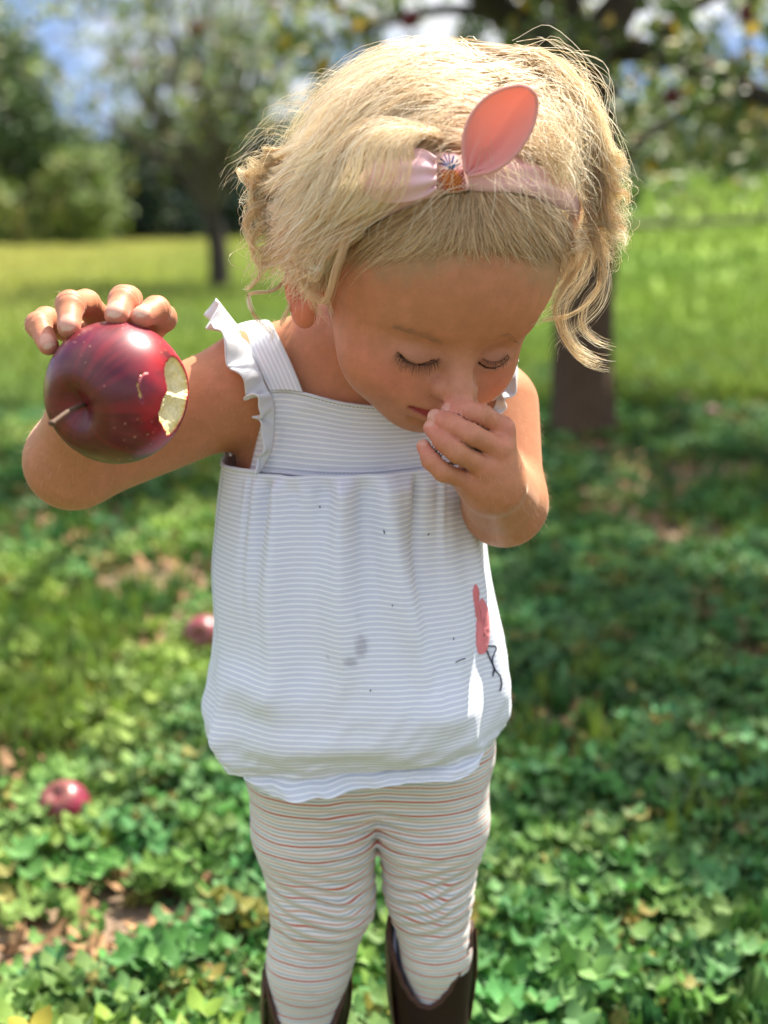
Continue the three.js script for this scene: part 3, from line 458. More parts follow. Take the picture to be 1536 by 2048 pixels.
function trunkD(x, y, z) {
  let d = smin(chainD(x, y, z, [T.a, T.c, T.e, T.g], [0.050, 0.056, 0.062, 0.058], 0.03), chainD(x, y, z, [T.b, T.d, T.f, T.h], [0.050, 0.056, 0.062, 0.058], 0.03), 0.03);
  d = smin(d, chainD(x, y, z, [T.k1, T.k2, T.k3], [0.026, 0.030, 0.028], 0.02), 0.03);
  return d;
}
function bodyD(x, y, z) {
  let d = trunkD(x, y, z);
  d = smin(d, capD(x, y, z, T.n1, T.n2, 0.036, 0.034), 0.028);
  const hb = inBall(x, y, z, BH, 0.155);
  if (hb > 0.02) d = Math.min(d, hb); else { const p = toHead(x, y, z); d = smin(d, headL(p[0], p[1], p[2]) * HEAD.s, 0.012); }
  const [r, l] = armsD(x, y, z);
  d = smin(d, r, 0.022);
  return l < d ? smin(d, l, 0.006) : smin(d, l, 0.006);
}
function march(f, px, py, near = 0.68, far = 1.2) {          // where the line of sight at that place meets a field; null if it passes
  const s = C(px, py, 1), L = s.length(), u = s.clone().divideScalar(L); let t = near, best = 1e9, bt = t;
  for (let i = 0; i < 200 && t < far; i++) { const d = f(u.x * t, u.y * t, u.z * t); if (d < best) { best = d; bt = t; } if (d < 0.0002) return { p: u.clone().multiplyScalar(t), hit: true }; t += Math.max(d * 0.8, 0.0003); }
  return { p: u.clone().multiplyScalar(bt), hit: false, gap: best };
}
// skin colour: warm, ruddier on cheeks, ears, fingers and lips, pale nails, fair roots of hair on the scalp
const nailSpots = [];
for (const [fs, tint] of [[FINGERS_R.slice(0, 4), 0], [FINGERS_L.slice(0, 4), 0]]) for (const [p, r] of fs) {
  const n = p.length, tip = p[n - 1], d = p[n - 2], ax = tip.clone().sub(d).normalize(), away = d.clone().sub(p[n - 3]).normalize();
  let dorsal = V(0, 0.55, 1).normalize(); if (fs === undefined) dorsal = away;
  dorsal.addScaledVector(ax, -dorsal.dot(ax)).normalize();
  nailSpots.push({ c: tip.clone().addScaledVector(dorsal, r[n - 1] * 0.9).addScaledVector(ax, r[n - 1] * 0.25), ax, dorsal, r: r[n - 1] });
}
function hairline(p) {                                        // >0 inside the hair, head axes
  const [x, y, z] = p, a = Math.abs(x);
  const front = lerp(0.062, 0.030, smooth(0.0, 0.062, a));
  return z > 0.0 ? y - front - 0.0 * z - (z < 0.03 ? lerp(-0.02, 0, z / 0.03) : 0) : y + 0.03 - (a > 0.06 ? 0.03 : 0);
}
function skinColor(x, y, z, g) {
  let c = [0.50, 0.208, 0.100];
  const n = fbm(x * 160, y * 160, z * 160, 3) - 0.5, m = fbm(x * 900, y * 900, z * 900, 2) - 0.5;
  const mix = (k, q) => { for (let i = 0; i < 3; i++) c[i] = lerp(c[i], q[i], clamp(k)); };
  mix(0.45 * clamp(n * 2), [0.55, 0.20, 0.125]);
  if (inBall(x, y, z, BH, 0.13) < 0) {
    const p = toHead(x, y, z), a = Math.abs(p[0]);
    mix(0.75 * Math.exp(-(((a - 0.036) / 0.020) ** 2 + ((p[1] + 0.034) / 0.018) ** 2)) * (p[2] > 0.02 ? 1 : 0), [0.60, 0.20, 0.125]);
    mix(0.35 * Math.exp(-((p[0] / 0.012) ** 2 + ((p[1] + 0.031) / 0.010) ** 2)) * (p[2] > 0.07 ? 1 : 0), [0.62, 0.26, 0.18]);
    mix(0.55 * Math.exp(-(((a - 0.025) / 0.017) ** 2 + ((p[1] + 0.016) / 0.009) ** 2)) * (p[2] > 0.05 ? 1 : 0), [0.46, 0.23, 0.17]);
    const er = earL(...p); mix(0.75 * smooth(0.004, -0.001, er), [0.66, 0.20, 0.11]);
    if (p[2] > 0.055) {
      const am = Math.abs(p[0] + 0.003), lip = Math.min(capD(am, p[1], p[2], V(0, -0.0455, 0.0755), V(0.0165, -0.0500, 0.0670), 0.0044, 0.0018), capD(am, p[1], p[2], V(0, -0.0555, 0.0735), V(0.0145, -0.0516, 0.0670), 0.0050, 0.0022));
      mix(0.85 * smooth(0.0016, -0.0002, lip), [0.50, 0.13, 0.12]);
      mix(smooth(0.0012, -0.0002, capD(am, p[1], p[2], V(0, -0.0500, 0.0800), V(0.0160, -0.0506, 0.0680), 0.0032, 0.0012)), [0.30, 0.035, 0.035]);
      const ex = a - 0.0240, w = Math.abs(Math.hypot(ex / 1.3, p[1] + 0.0115) - 0.0092);
      if (p[1] < -0.0160 && Math.abs(ex) < 0.0118) mix(0.6 * smooth(0.0012, 0.0002, w), [0.16, 0.07, 0.045]);
    }
    const hl = hairline(p) + 0.010 * (fbm(x * 260, y * 260, z * 260, 3) - 0.5) * 2; if (er > 0.004) mix(Math.pow(smooth(-0.020, 0.008, hl), 1.4) * 0.9, [0.36, 0.225, 0.11]);
  }
  for (const [fs] of [[FINGERS_R], [FINGERS_L]]) for (const [p, r] of fs) {
    const n2 = p.length; for (const [q, k] of [[p[n2 - 1], 1.0], [p[n2 - 2], 0.5], [p[0], 0.4]]) { const dd = Math.hypot(x - q.x, y - q.y, z - q.z); if (dd < 0.02) mix(0.55 * k * smooth(0.014, 0.005, dd), [0.66, 0.24, 0.17]); }
  }
  for (const s of nailSpots) {
    const dx = x - s.c.x, dy = y - s.c.y, dz = z - s.c.z; if (dx * dx + dy * dy + dz * dz > 1.6e-4) continue;
    const al = dx * s.ax.x + dy * s.ax.y + dz * s.ax.z, up = dx * s.dorsal.x + dy * s.dorsal.y + dz * s.dorsal.z, si = Math.sqrt(Math.max(0, dx * dx + dy * dy + dz * dz - al * al - up * up));
    const e = Math.hypot(al / (s.r * 0.85), si / (s.r * 0.72)); if (up > -s.r * 0.6) { mix(0.7 * smooth(1.06, 0.9, e), [0.70, 0.38, 0.28]); if (al > s.r * 0.45) mix(0.6 * smooth(1.06, 0.9, e), [0.74, 0.55, 0.38]); }
  }
  const v = 1 + 0.24 * n + 0.16 * m; return [c[0] * v, c[1] * v, c[2] * v];
}
const BASE = at(760, 2180, 1.06); BASE.y = 0;
const child = thing('person', 'person in white striped top, striped leggings and brown boots, head bowed, holding out an apple', 'person', BASE);
const skinBump = dataTexture(256, (u, v) => { const a = fbm(u * 64, v * 64, 1, 3), b = fbm((u - 1) * 64, v * 64, 1, 3), c = fbm(u * 64, (v - 1) * 64, 1, 3); return lerp(lerp(a, b, smooth(0.8, 1, u)), c, smooth(0.8, 1, v) * 0.5); }, 14, 14);
const skin = new THREE.MeshPhysicalMaterial({ name: 'skin', vertexColors: true, roughness: 0.52, specularIntensity: 0.6, sheen: 0.5, sheenColor: new THREE.Color(1, 0.75, 0.6), sheenRoughness: 0.5, bumpMap: skinBump, bumpScale: 0.00012 });
const bodyGeo = netMesh(bodyD, V(-0.26, -0.20, -1.09), V(0.14, 0.28, -0.76), 0.00135, { color: skinColor, uv: (x, y, z) => [x * 3 + z * 2, y * 3 + z] });
part('body', place(bodyGeo, BASE), skin, child);
// ---------------------------------------------------------------- the bitten apple in her hand
const AP = { c: C(236, 784, 0.80), R: 0.0412, axis: V(-0.50, -0.33, 0.80).normalize() };
const APX = V().crossVectors(V(0, 1, 0), AP.axis).normalize(), APY = V().crossVectors(AP.axis, APX);
function appleSkinD(x, y, z) {
  const dx = x - AP.c.x, dy = y - AP.c.y, dz = z - AP.c.z, a = dx * AP.axis.x + dy * AP.axis.y + dz * AP.axis.z, u = dx * APX.x + dy * APX.y + dz * APX.z, w = dx * APY.x + dy * APY.y + dz * APY.z, r = Math.hypot(u, w), th = Math.atan2(w, u);
  const R = AP.R * (1 + 0.012 * Math.cos(5 * th) * clamp(-a / AP.R) + 0.012 * Math.sin(2 * th + 1));
  const taper = 1 + 0.05 * clamp(a / R, -1, 1);
  let d = Math.hypot(r / taper, a * 1.04) - R;
  d = smax(d, -(Math.hypot(r, (a - R * 1.10) * 0.62) - 0.0095), 0.017);
  d = smax(d, -(Math.hypot(r, (a + R * 1.12) * 0.7) - 0.009), 0.014);
  return d;
}
const BITES = [[V(0.90, -0.24, 0.38), 0.0492, 0.0178], [V(0.93, 0.12, 0.34), 0.0500, 0.0190], [V(0.86, -0.42, 0.30), 0.0510, 0.0150]].map(([d, l, r]) => [d.normalize().multiplyScalar(l).add(AP.c), r]);
const biteD = (x, y, z) => { let d = 1e9; for (const [c, r] of BITES) d = Math.min(d, inBall(x, y, z, c, r)); return d + 0.0026 * (noise(x * 200, y * 200, z * 200) - 0.5) + 0.0009 * (noise(x * 620, y * 620, z * 620) - 0.5) + 0.0004 * (noise(x * 1400, y * 900, z * 1400) - 0.5); };
const NICK = [C(300, 742, 0.763), C(282, 748, 0.764), C(274, 770, 0.763), C(282, 790, 0.762), C(288, 806, 0.762)].map((p) => p.sub(AP.c).setLength(AP.R).add(AP.c));
const nickD = (x, y, z) => chainD(x, y, z, NICK, [0.0004, 0.0006, 0.0006, 0.0008, 0.0003], 0.001);
const heldD = (x, y, z) => smax(smax(appleSkinD(x, y, z), -biteD(x, y, z), 0.0006), -nickD(x, y, z), 0.0004);
const DOTS = []; { const r = rng(77); for (let i = 0; i < 240; i++) DOTS.push([V(r() * 2 - 1, r() * 2 - 1, r() * 2 - 1).normalize().multiplyScalar(AP.R).add(AP.c), 0.0002 + 0.0004 * r() * r()]); }
function appleColor(x, y, z) {
  const s = appleSkinD(x, y, z);
  if ((biteD(x, y, z) < 0.0009 && s < -0.0006) || (nickD(x, y, z) < 0.0006 && s < -0.0003)) { const n = fbm(x * 700, y * 700, z * 700, 3), e = smooth(-0.004, -0.0012, s), k = smooth(-0.0016, -0.0006, s); return [lerp(0.80, 0.74, e) * (0.85 + 0.3 * n), lerp(lerp(0.71, 0.62, e), 0.22, k) * (0.85 + 0.3 * n), lerp(lerp(0.42, 0.24, e), 0.12, k) * (0.8 + 0.3 * n)]; }
  const q = V(x, y, z).sub(AP.c), a = q.dot(AP.axis) / AP.R, n = fbm(x * 60, y * 60, z * 60, 4), th = Math.atan2(q.dot(APY), q.dot(APX)), st = fbm(Math.cos(th) * 9, Math.sin(th) * 9, a * 1.4, 4);
  let c = [0.105, 0.008, 0.014]; const mix = (k, t) => { for (let i = 0; i < 3; i++) c[i] = lerp(c[i], t[i], clamp(k)); };
  mix(smooth(0.42, 0.68, st) * 0.8, [0.21, 0.012, 0.020]);
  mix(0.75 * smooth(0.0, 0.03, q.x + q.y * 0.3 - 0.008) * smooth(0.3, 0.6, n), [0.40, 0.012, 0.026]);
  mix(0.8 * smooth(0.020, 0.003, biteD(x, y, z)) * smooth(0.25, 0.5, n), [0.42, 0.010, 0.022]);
  mix(0.85 * smooth(0.72, 0.97, a), [0.13, 0.036, 0.012]);
  mix(0.35 * smooth(0.5, 0.75, n), [0.075, 0.010, 0.022]);
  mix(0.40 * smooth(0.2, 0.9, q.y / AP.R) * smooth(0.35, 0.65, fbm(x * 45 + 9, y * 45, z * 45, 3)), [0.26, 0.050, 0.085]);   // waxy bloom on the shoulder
  for (const [p, r] of DOTS) { const d = Math.hypot(x - p.x, y - p.y, z - p.z); if (d < 0.002) mix(0.75 * smooth(r + 0.0004, r, d), [0.45, 0.20, 0.13]); }
  return c;
}
const APB = toWorld(AP.c);
const heldApple = thing('apple', 'large dark red apple with a bite out of its side, held up in her hand', 'apple', APB);
const appleSkin = new THREE.MeshPhysicalMaterial({ name: 'apple skin', vertexColors: true, roughness: 0.38, clearcoat: 0.25, clearcoatRoughness: 0.22, specularIntensity: 0.8 });
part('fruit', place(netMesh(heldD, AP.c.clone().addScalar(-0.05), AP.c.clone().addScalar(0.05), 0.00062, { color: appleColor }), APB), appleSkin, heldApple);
{
  const a = AP.c.clone().addScaledVector(AP.axis, AP.R * 0.62), tip = C(104, 846, 0.742), mid = a.clone().lerp(tip, 0.5).add(V(0.0008, 0.0022, 0)), s = new THREE.TubeGeometry(curve([a, mid, tip]), 24, 0.0013, 9), p = s.attributes.position;
  const k = new THREE.SphereGeometry(0.0021, 12, 8); k.scale(1, 0.8, 1); k.translate(tip.x, tip.y, tip.z);
  for (let i = 0; i < p.count; i++) { const n = 0.00035 * (noise(p.getX(i) * 1500, p.getY(i) * 1500, p.getZ(i) * 1500) - 0.5); p.setXYZ(i, p.getX(i) + n, p.getY(i) + n, p.getZ(i)); }
  part('stem', place(mergeGeometries([s, k]), APB), new THREE.MeshStandardMaterial({ name: 'apple stem', color: new THREE.Color(0.10, 0.055, 0.03), roughness: 0.8 }), heldApple);
}
// ---------------------------------------------------------------- clothes
const weave = dataTexture(128, (u, v) => 0.5 + 0.25 * Math.sin(u * Math.PI * 2 * 32) * Math.sin(v * Math.PI * 2 * 32) + 0.25 * (noise(u * 128, v * 128, 4) - 0.5), 60, 60);
const STRIPE = 0.0034;                                        // pitch of the woven stripe, metres
const stripeMap = canvasTexture(64, 256, (g, w, h) => {
  g.fillStyle = '#d8dde6'; g.fillRect(0, 0, w, h);
  const r = rng(5); for (let i = 0; i < 900; i++) { g.fillStyle = `rgba(${r() > 0.5 ? '255,255,255' : '150,160,170'},0.10)`; g.fillRect(r() * w, r() * h, 3 + r() * 10, 1); }
  for (let k = 0; k < 8; k++) { const y = (k + 0.5) * h / 8; g.fillStyle = 'rgba(255,255,255,0.62)'; g.fillRect(0, y - 4, w, 8); g.fillStyle = 'rgba(250,252,255,0.5)'; g.fillRect(0, y - 6, w, 12); }
}, true);
stripeMap.repeat.set(20, 1 / (8 * STRIPE));
const cotton = (o) => new THREE.MeshPhysicalMaterial({ roughness: 0.9, specularIntensity: 0.25, sheen: 0.25, sheenColor: new THREE.Color(1, 1, 1), sheenRoughness: 0.6, bumpMap: weave, bumpScale: 0.0002, ...o });
const stripedCotton = cotton({ name: 'striped cotton', map: stripeMap, vertexColors: true }), plainCotton = cotton({ name: 'white cotton', color: new THREE.Color(0.74, 0.77, 0.80) });
// body of the top: rings from the seam under the yoke to the hem; each row is left x, y, right x, y, distance, half depth
const topRow = track([[447, 922, 958, 905, 0.957, 0.060], [432, 1030, 966, 1030, 0.963, 0.068], [421, 1150, 985, 1160, 0.970, 0.077], [428, 1260, 1003, 1270, 0.978, 0.084], [428, 1350, 1010, 1360, 0.984, 0.087], [414, 1425, 1006, 1415, 0.990, 0.085], [428, 1464, 998, 1438, 0.994, 0.080], [438, 1484, 990, 1452, 0.997, 0.073], [474, 1517, 974, 1474, 1.000, 0.079]]);
const TOP = { R: 190, S: 340, rows: [], arc: [0] };
function topPoint(v, th) {
  const q = topRow(v), a = C(q[0], q[1], q[4]), b = C(q[2], q[3], q[4]), mid = a.clone().add(b).multiplyScalar(0.5), X = b.clone().sub(a).multiplyScalar(0.5), c = Math.cos(th), s = Math.sin(th), e = 2 / 2.25;
  const cx = Math.sign(c) * Math.abs(c) ** e, sx = Math.sign(s) * Math.abs(s) ** e;
  const p = mid.addScaledVector(X, cx).addScaledVector(FWD, q[5] * sx), out = X.clone().normalize().multiplyScalar(cx).addScaledVector(FWD, sx).normalize();
  const front = smooth(0.05, 0.5, s), w = th * 9 + 1.5 * noise(th * 5, 1, 1);
  const midF = Math.exp(-(((th - 1.62) / 0.62) ** 4)); let d = 0.0030 * front * Math.exp(-v * 4) + 0.0105 * Math.exp(-v * 8) * front * midF * Math.sin(w * 3.1 + 1.6 * noise(th * 12, v * 4, 2)) * smooth(0, 0.04, v) * (0.4 + 0.9 * noise(th * 7, 3, 3));
  d += 0.0170 * (fbm(th * 2.6 + 3 + v * 1.1, v * 1.3, 5, 2) - 0.5) * smooth(0, 0.2, v) * (1 - 0.5 * v);
  d += 0.0110 * (fbm(th * 3.2 - v * 4.2, v * 2.6 + th * 1.4, 8, 3) - 0.5) * smooth(0.15, 0.45, v);
  d += 0.0075 * (fbm(th * 4.5, v * 7 + th * 2, 11, 2) - 0.5) * smooth(0.6, 0.85, v);
  for (const [t0, v0, wt, wv, amp, tilt] of [[1.98, 0.18, 0.10, 0.22, 0.0050, 0.35], [1.62, 0.20, 0.09, 0.26, 0.0045, 0.1], [1.28, 0.17, 0.10, 0.22, 0.0055, -0.55], [2.45, 0.72, 0.11, 0.22, 0.0045, -0.55], [2.2, 0.45, 0.3, 0.05, 0.0026, 0], [1.0, 0.5, 0.25, 0.06, 0.003, 0.0], [0.75, 0.62, 0.10, 0.2, 0.0008, 0.7], [1.7, 0.6, 0.4, 0.06, 0.0026, 0]])
    d += 2.0 * amp * Math.exp(-(((th - t0 - tilt * (v - v0)) / wt) ** 2) - (((v - v0) / wv) ** 2));
  const hem = smooth(0.80, 0.94, v); d += 0.0026 * hem * Math.sin(th * 9 + 2 * noise(th * 4, 1, 7)) * (0.5 + noise(th * 3, 2, 2)) - 0.0035 * smooth(0.86, 0.885, v) * smooth(0.93, 0.9, v) * smooth(0.3, 0.7, s);
  p.addScaledVector(out, d);
  p.addScaledVector(UP, 0.0025 * hem * Math.sin(th * 5 + 1) - 0.0025 * hem * noise(th * 8, 5, 1));
  return p;
}
const TH0 = -Math.PI / 2;
for (let i = 0; i <= TOP.R; i++) { const v = i / TOP.R, row = []; for (let j = 0; j < TOP.S; j++) row.push(topPoint(v, TH0 + (TOP.S - j) / TOP.S * Math.PI * 2)); TOP.rows.push(row); if (i) TOP.arc.push(TOP.arc[i - 1] + row[TOP.S >> 1].distanceTo(TOP.rows[i - 1][TOP.S >> 1])); }
const STAINS = [[722, 1292, 15, 24, 0.32], [700, 1324, 13, 12, 0.34], [657, 1314, 5, 5, 0.25], [718, 1233, 4, 6, 0.25], [925, 1030, 22, 70, 0.10], [905, 1006, 14, 30, 0.12], [640, 960, 40, 30, 0.05]];
const proj = (p) => [W0 / 2 + F * p.x / -p.z, H0 / 2 - F * p.y / -p.z];
const stain = (p) => { const [x, y] = proj(p); let k = 0; for (const [sx, sy, rx, ry, a] of STAINS) k += a * smooth(1.2, 0.5, Math.hypot((x - sx) / rx, (y - sy) / ry) + 0.5 * (fbm(x * 0.12, y * 0.12, 2, 3) - 0.5)); return clamp(k, 0, 0.5); };
const dirt = (p, front) => { const k = front ? stain(p) : 0; return [1 - k * 0.95, 1 - k * 1.0, 1 - k * 0.95]; };
const rowsToWorld = (rows) => rows.map((r) => r.map((p) => toWorld(p).sub(BASE)));
const top = tag(part('top', sheet(rowsToWorld(TOP.rows), { closed: true, thick: 0.0012, uv: (i, j) => [j / TOP.S, TOP.arc[i]], color: (i, j) => dirt(TOP.rows[i][j], Math.sin(TH0 + (TOP.S - j) / TOP.S * Math.PI * 2) > 0.2) }), stripedCotton, child));
top.userData.label = 'white sleeveless top with fine pale stripes and faint stains';
function onTop(px, py) {                                     // the front of the top at a place in the photograph: point and outward normal
  let best = 1e9, bi = 0, bj = 0;
  for (let i = 1; i < TOP.R; i++) for (let j = 1; j < TOP.S - 1; j++) { const p = TOP.rows[i][j]; if (Math.sin(TH0 + (TOP.S - j) / TOP.S * Math.PI * 2) < -0.25) continue; const [x, y] = proj(p), d = (x - px) ** 2 + (y - py) ** 2 + (p.z < TOP.rows[i][TOP.S >> 1].z - 0.08 ? 30 : 0); if (d < best) { best = d; bi = i; bj = j; } }
  const p = TOP.rows[bi][bj], n = V().crossVectors(V().subVectors(TOP.rows[bi][bj + 1], TOP.rows[bi][bj - 1]), V().subVectors(TOP.rows[bi + 1][bj], TOP.rows[bi - 1][bj])).normalize(); if (n.dot(p) > 0) n.negate();
  return { p: p.clone(), n, i: bi, j: bj };
}
// yoke, laid over the chest
const clothD = (x, y, z) => trunkD(x, y, z) - 0.0055;
const edge = (pts) => { const c = curve(pts.map(([x, y]) => V(x, y, 0))); return (t) => c.getPoint(t); };
function laid(bottom, topE, R, S, field, wobble = 0) {
  const a = edge(bottom), b = edge(topE), rows = [];
  for (let i = 0; i <= R; i++) { const r = []; for (let j = 0; j <= S; j++) { const p = a(j / S).lerp(b(j / S), i / R), m = march(field, p.x, p.y).p; if (wobble) m.addScaledVector(V(0, 0.1, 1), wobble * (fbm(j / S * 7, i / R * 3, 4, 3) - 0.5)); r.push(m); } rows.push(r); }
  return rows;
}
{
  const rows = laid([[500, 945], [560, 950], [640, 957], [730, 957], [800, 950], [860, 940], [925, 915], [958, 905]], [[540, 780], [570, 778], [606, 784], [690, 805], [780, 812], [860, 808], [930, 798], [990, 775]], 40, 80, clothD, 0.004);
  part('yoke', sheet(rowsToWorld(rows), { thick: 0.0022, uv: (i, j) => [j / 80, i * 0.0013], color: (i, j) => dirt(rows[i][j], true) }), stripedCotton, top);
  // stitched seam under the yoke and along the neckline
  const bead = (row, r) => new THREE.TubeGeometry(curve(row.filter((_, k) => k % 4 === 0).map((p) => toWorld(p.clone().add(V(0, 0, 0.0012))).sub(BASE))), 80, r, 6);
  part('seam', mergeGeometries([bead(rows[1], 0.0011), bead(rows[39], 0.0010)]), plainCotton, top);
  const st = new Strands(); for (const k of [3, 38]) for (let j = 0; j < 79; j += 1) { const a = toWorld(rows[k][j].clone().add(V(0, 0, 0.0014))).sub(BASE), b = toWorld(rows[k][j + 1].clone().add(V(0, 0, 0.0014))).sub(BASE); st.add([a, a.clone().lerp(b, 0.3), a.clone().lerp(b, 0.6)], 0.00022, 0.0002); }
  tag(part('stitching', st.geometry(), new THREE.MeshStandardMaterial({ name: 'thread', color: new THREE.Color(0.33, 0.35, 0.37), roughness: 0.8 }), top), null, null, null, 'stuff');
  // back of the top, up to the shoulders
  const back = []; for (let i = 0; i <= 16; i++) { const r = []; for (let j = 0; j <= 60; j++) { const th = Math.PI + j / 60 * Math.PI, p = topPoint(0, th), q = C(lerp(470, 1000, j / 60), lerp(690, 730, j / 60) - 40 * Math.sin(j / 60 * Math.PI), 0.975 + 0.035 * Math.sin(j / 60 * Math.PI)); r.push(p.lerp(q, i / 16).addScaledVector(FWD, -0.018 * Math.sin(i / 16 * Math.PI))); } back.push(r); }
  part('back_panel', sheet(rowsToWorld(back), { thick: 0.0014, uv: (i, j) => [j / 60, i * 0.008], color: () => [1, 1, 1] }), stripedCotton, top);
}
// shoulder straps and their ruffles
function ribbon(pathA, pathB, n, m, bulge) {                  // between two space curves, bulging towards the given vector
  const a = curve(pathA), b = curve(pathB), rows = []; for (let i = 0; i <= n; i++) { const p = a.getPoint(i / n), q = b.getPoint(i / n), r = []; for (let j = 0; j <= m; j++) r.push(p.clone().lerp(q, j / m).addScaledVector(bulge, Math.sin(j / m * Math.PI))); rows.push(r); } return rows;
}
const on = (px, py, lift = 0.007) => march((x, y, z) => trunkD(x, y, z) - lift, px, py).p;
function ruffle(base, outs, widths, n, waves, amp, seed) {    // a gathered frill along a curve; outs are directions, widths metres
  const c = curve(base), W = track(widths.map((w) => [w])), rows = [], O = curve(outs), m = 14;
  for (let i = 0; i <= n; i++) {
    const t = i / n, p = c.getPoint(t), tan = c.getTangent(t), o = O.getPoint(t).normalize(); o.addScaledVector(tan, -o.dot(tan)).normalize(); const nn = V().crossVectors(tan, o).normalize(), w = W(t)[0], r = [];
    for (let j = 0; j <= m; j++) { const k = j / m, ph = t * waves * 6.283 + 2.2 * noise(t * 6, seed, 1), q = p.clone().addScaledVector(o, w * k * (0.92 + 0.16 * noise(t * 14, seed, 3))); q.addScaledVector(nn, amp * Math.pow(k, 0.8) * (Math.sin(ph) + 0.45 * Math.sin(ph * 2.3 + seed))).addScaledVector(tan, amp * 0.8 * k * k * Math.cos(ph)); r.push(q); }
    rows.push(r);
  }
  return rows;
}
{
  const inner = [on(607, 786), on(592, 748), on(570, 700), on(552, 664, 0.006), C(530, 646, 0.955), C(520, 690, 0.985)], outer = [on(540, 782), on(524, 748), on(505, 710), C(488, 672, 0.926), C(470, 655, 0.948), C(455, 700, 0.98)];
  const rows = ribbon(outer, inner, 60, 12, V(-0.0005, 0.001, 0.002));
  part('strap', sheet(rowsToWorld(rows), { thick: 0.0024, uv: (i, j) => [j / 12, j * 0.0022], color: () => [1, 1, 1] }), stripedCotton, top);
  const base = [C(448, 662, 0.962), C(470, 652, 0.945), C(494, 676, 0.926), on(512, 722, 0.009), on(528, 765, 0.009), on(545, 800, 0.009), on(548, 850, 0.009), on(540, 905, 0.009), on(520, 944, 0.008)];
  const outs = [V(-0.6, 0.75, -0.2), V(-0.7, 0.6, 0.2), V(-0.9, 0.3, 0.35), V(-0.95, 0.05, 0.45), V(-0.85, -0.2, 0.5), V(-0.7, -0.1, 0.6), V(-0.7, -0.1, 0.6), V(-0.8, -0.1, 0.4), V(-0.95, -0.1, 0.2)];
  part('ruffle', sheet(rowsToWorld(ruffle(base, outs, [0.015, 0.023, 0.024, 0.019, 0.016, 0.014, 0.012, 0.008, 0.005], 240, 5.6, 0.0056, 3)), { thick: 0.0012 }), plainCotton, top);
  const innerR = [on(905, 803), on(950, 780), C(992, 735, 0.925), C(985, 690, 0.95)], outerR = [on(985, 800), C(1010, 775, 0.915), C(1016, 725, 0.925), C(1016, 690, 0.955)];
  const rr = ribbon(innerR, outerR, 40, 10, V(0.0005, 0.001, 0.002));
  part('strap', sheet(rowsToWorld(rr), { thick: 0.0024, uv: (i, j) => [j / 10, j * 0.0022], color: () => [1, 1, 1] }), stripedCotton, top);
  const bR = [C(1012, 690, 0.955), C(1012, 725, 0.924), C(1006, 775, 0.913), on(990, 810, 0.010), on(975, 860, 0.010)], oR = [V(0.6, 0.6, 0.1), V(0.8, 0.1, 0.5), V(0.6, -0.1, 0.7), V(0.6, -0.2, 0.7), V(0.6, -0.2, 0.7)];
  part('ruffle', sheet(rowsToWorld(ruffle(bR, oR, [0.008, 0.008, 0.009, 0.007, 0.005], 120, 3.4, 0.0030, 9)), { thick: 0.0012 }), plainCotton, top);
  // side seam, and the hem of the armhole
  const seam = []; for (let i = 4; i <= 170; i += 5) { const v = i / TOP.R; seam.push(toWorld(topPoint(v, 2.72 + 0.10 * Math.sin(v * 9)).add(V(-0.0002, 0, 0.0006))).sub(BASE)); }
  part('side_seam', new THREE.TubeGeometry(curve(seam), 160, 0.0005, 6), new THREE.MeshStandardMaterial({ name: 'seam thread', color: new THREE.Color(0.42, 0.47, 0.55), roughness: 0.9 }), top);
  const arm = []; for (let k = 0; k <= 24; k++) arm.push(topPoint(0, lerp(3.5, 2.25, k / 24)).add(V(0, 0.0008, 0))); part('armhole_hem', new THREE.TubeGeometry(curve(arm.map((p) => toWorld(p).sub(BASE))), 60, 0.0017, 7), plainCotton, top);
}
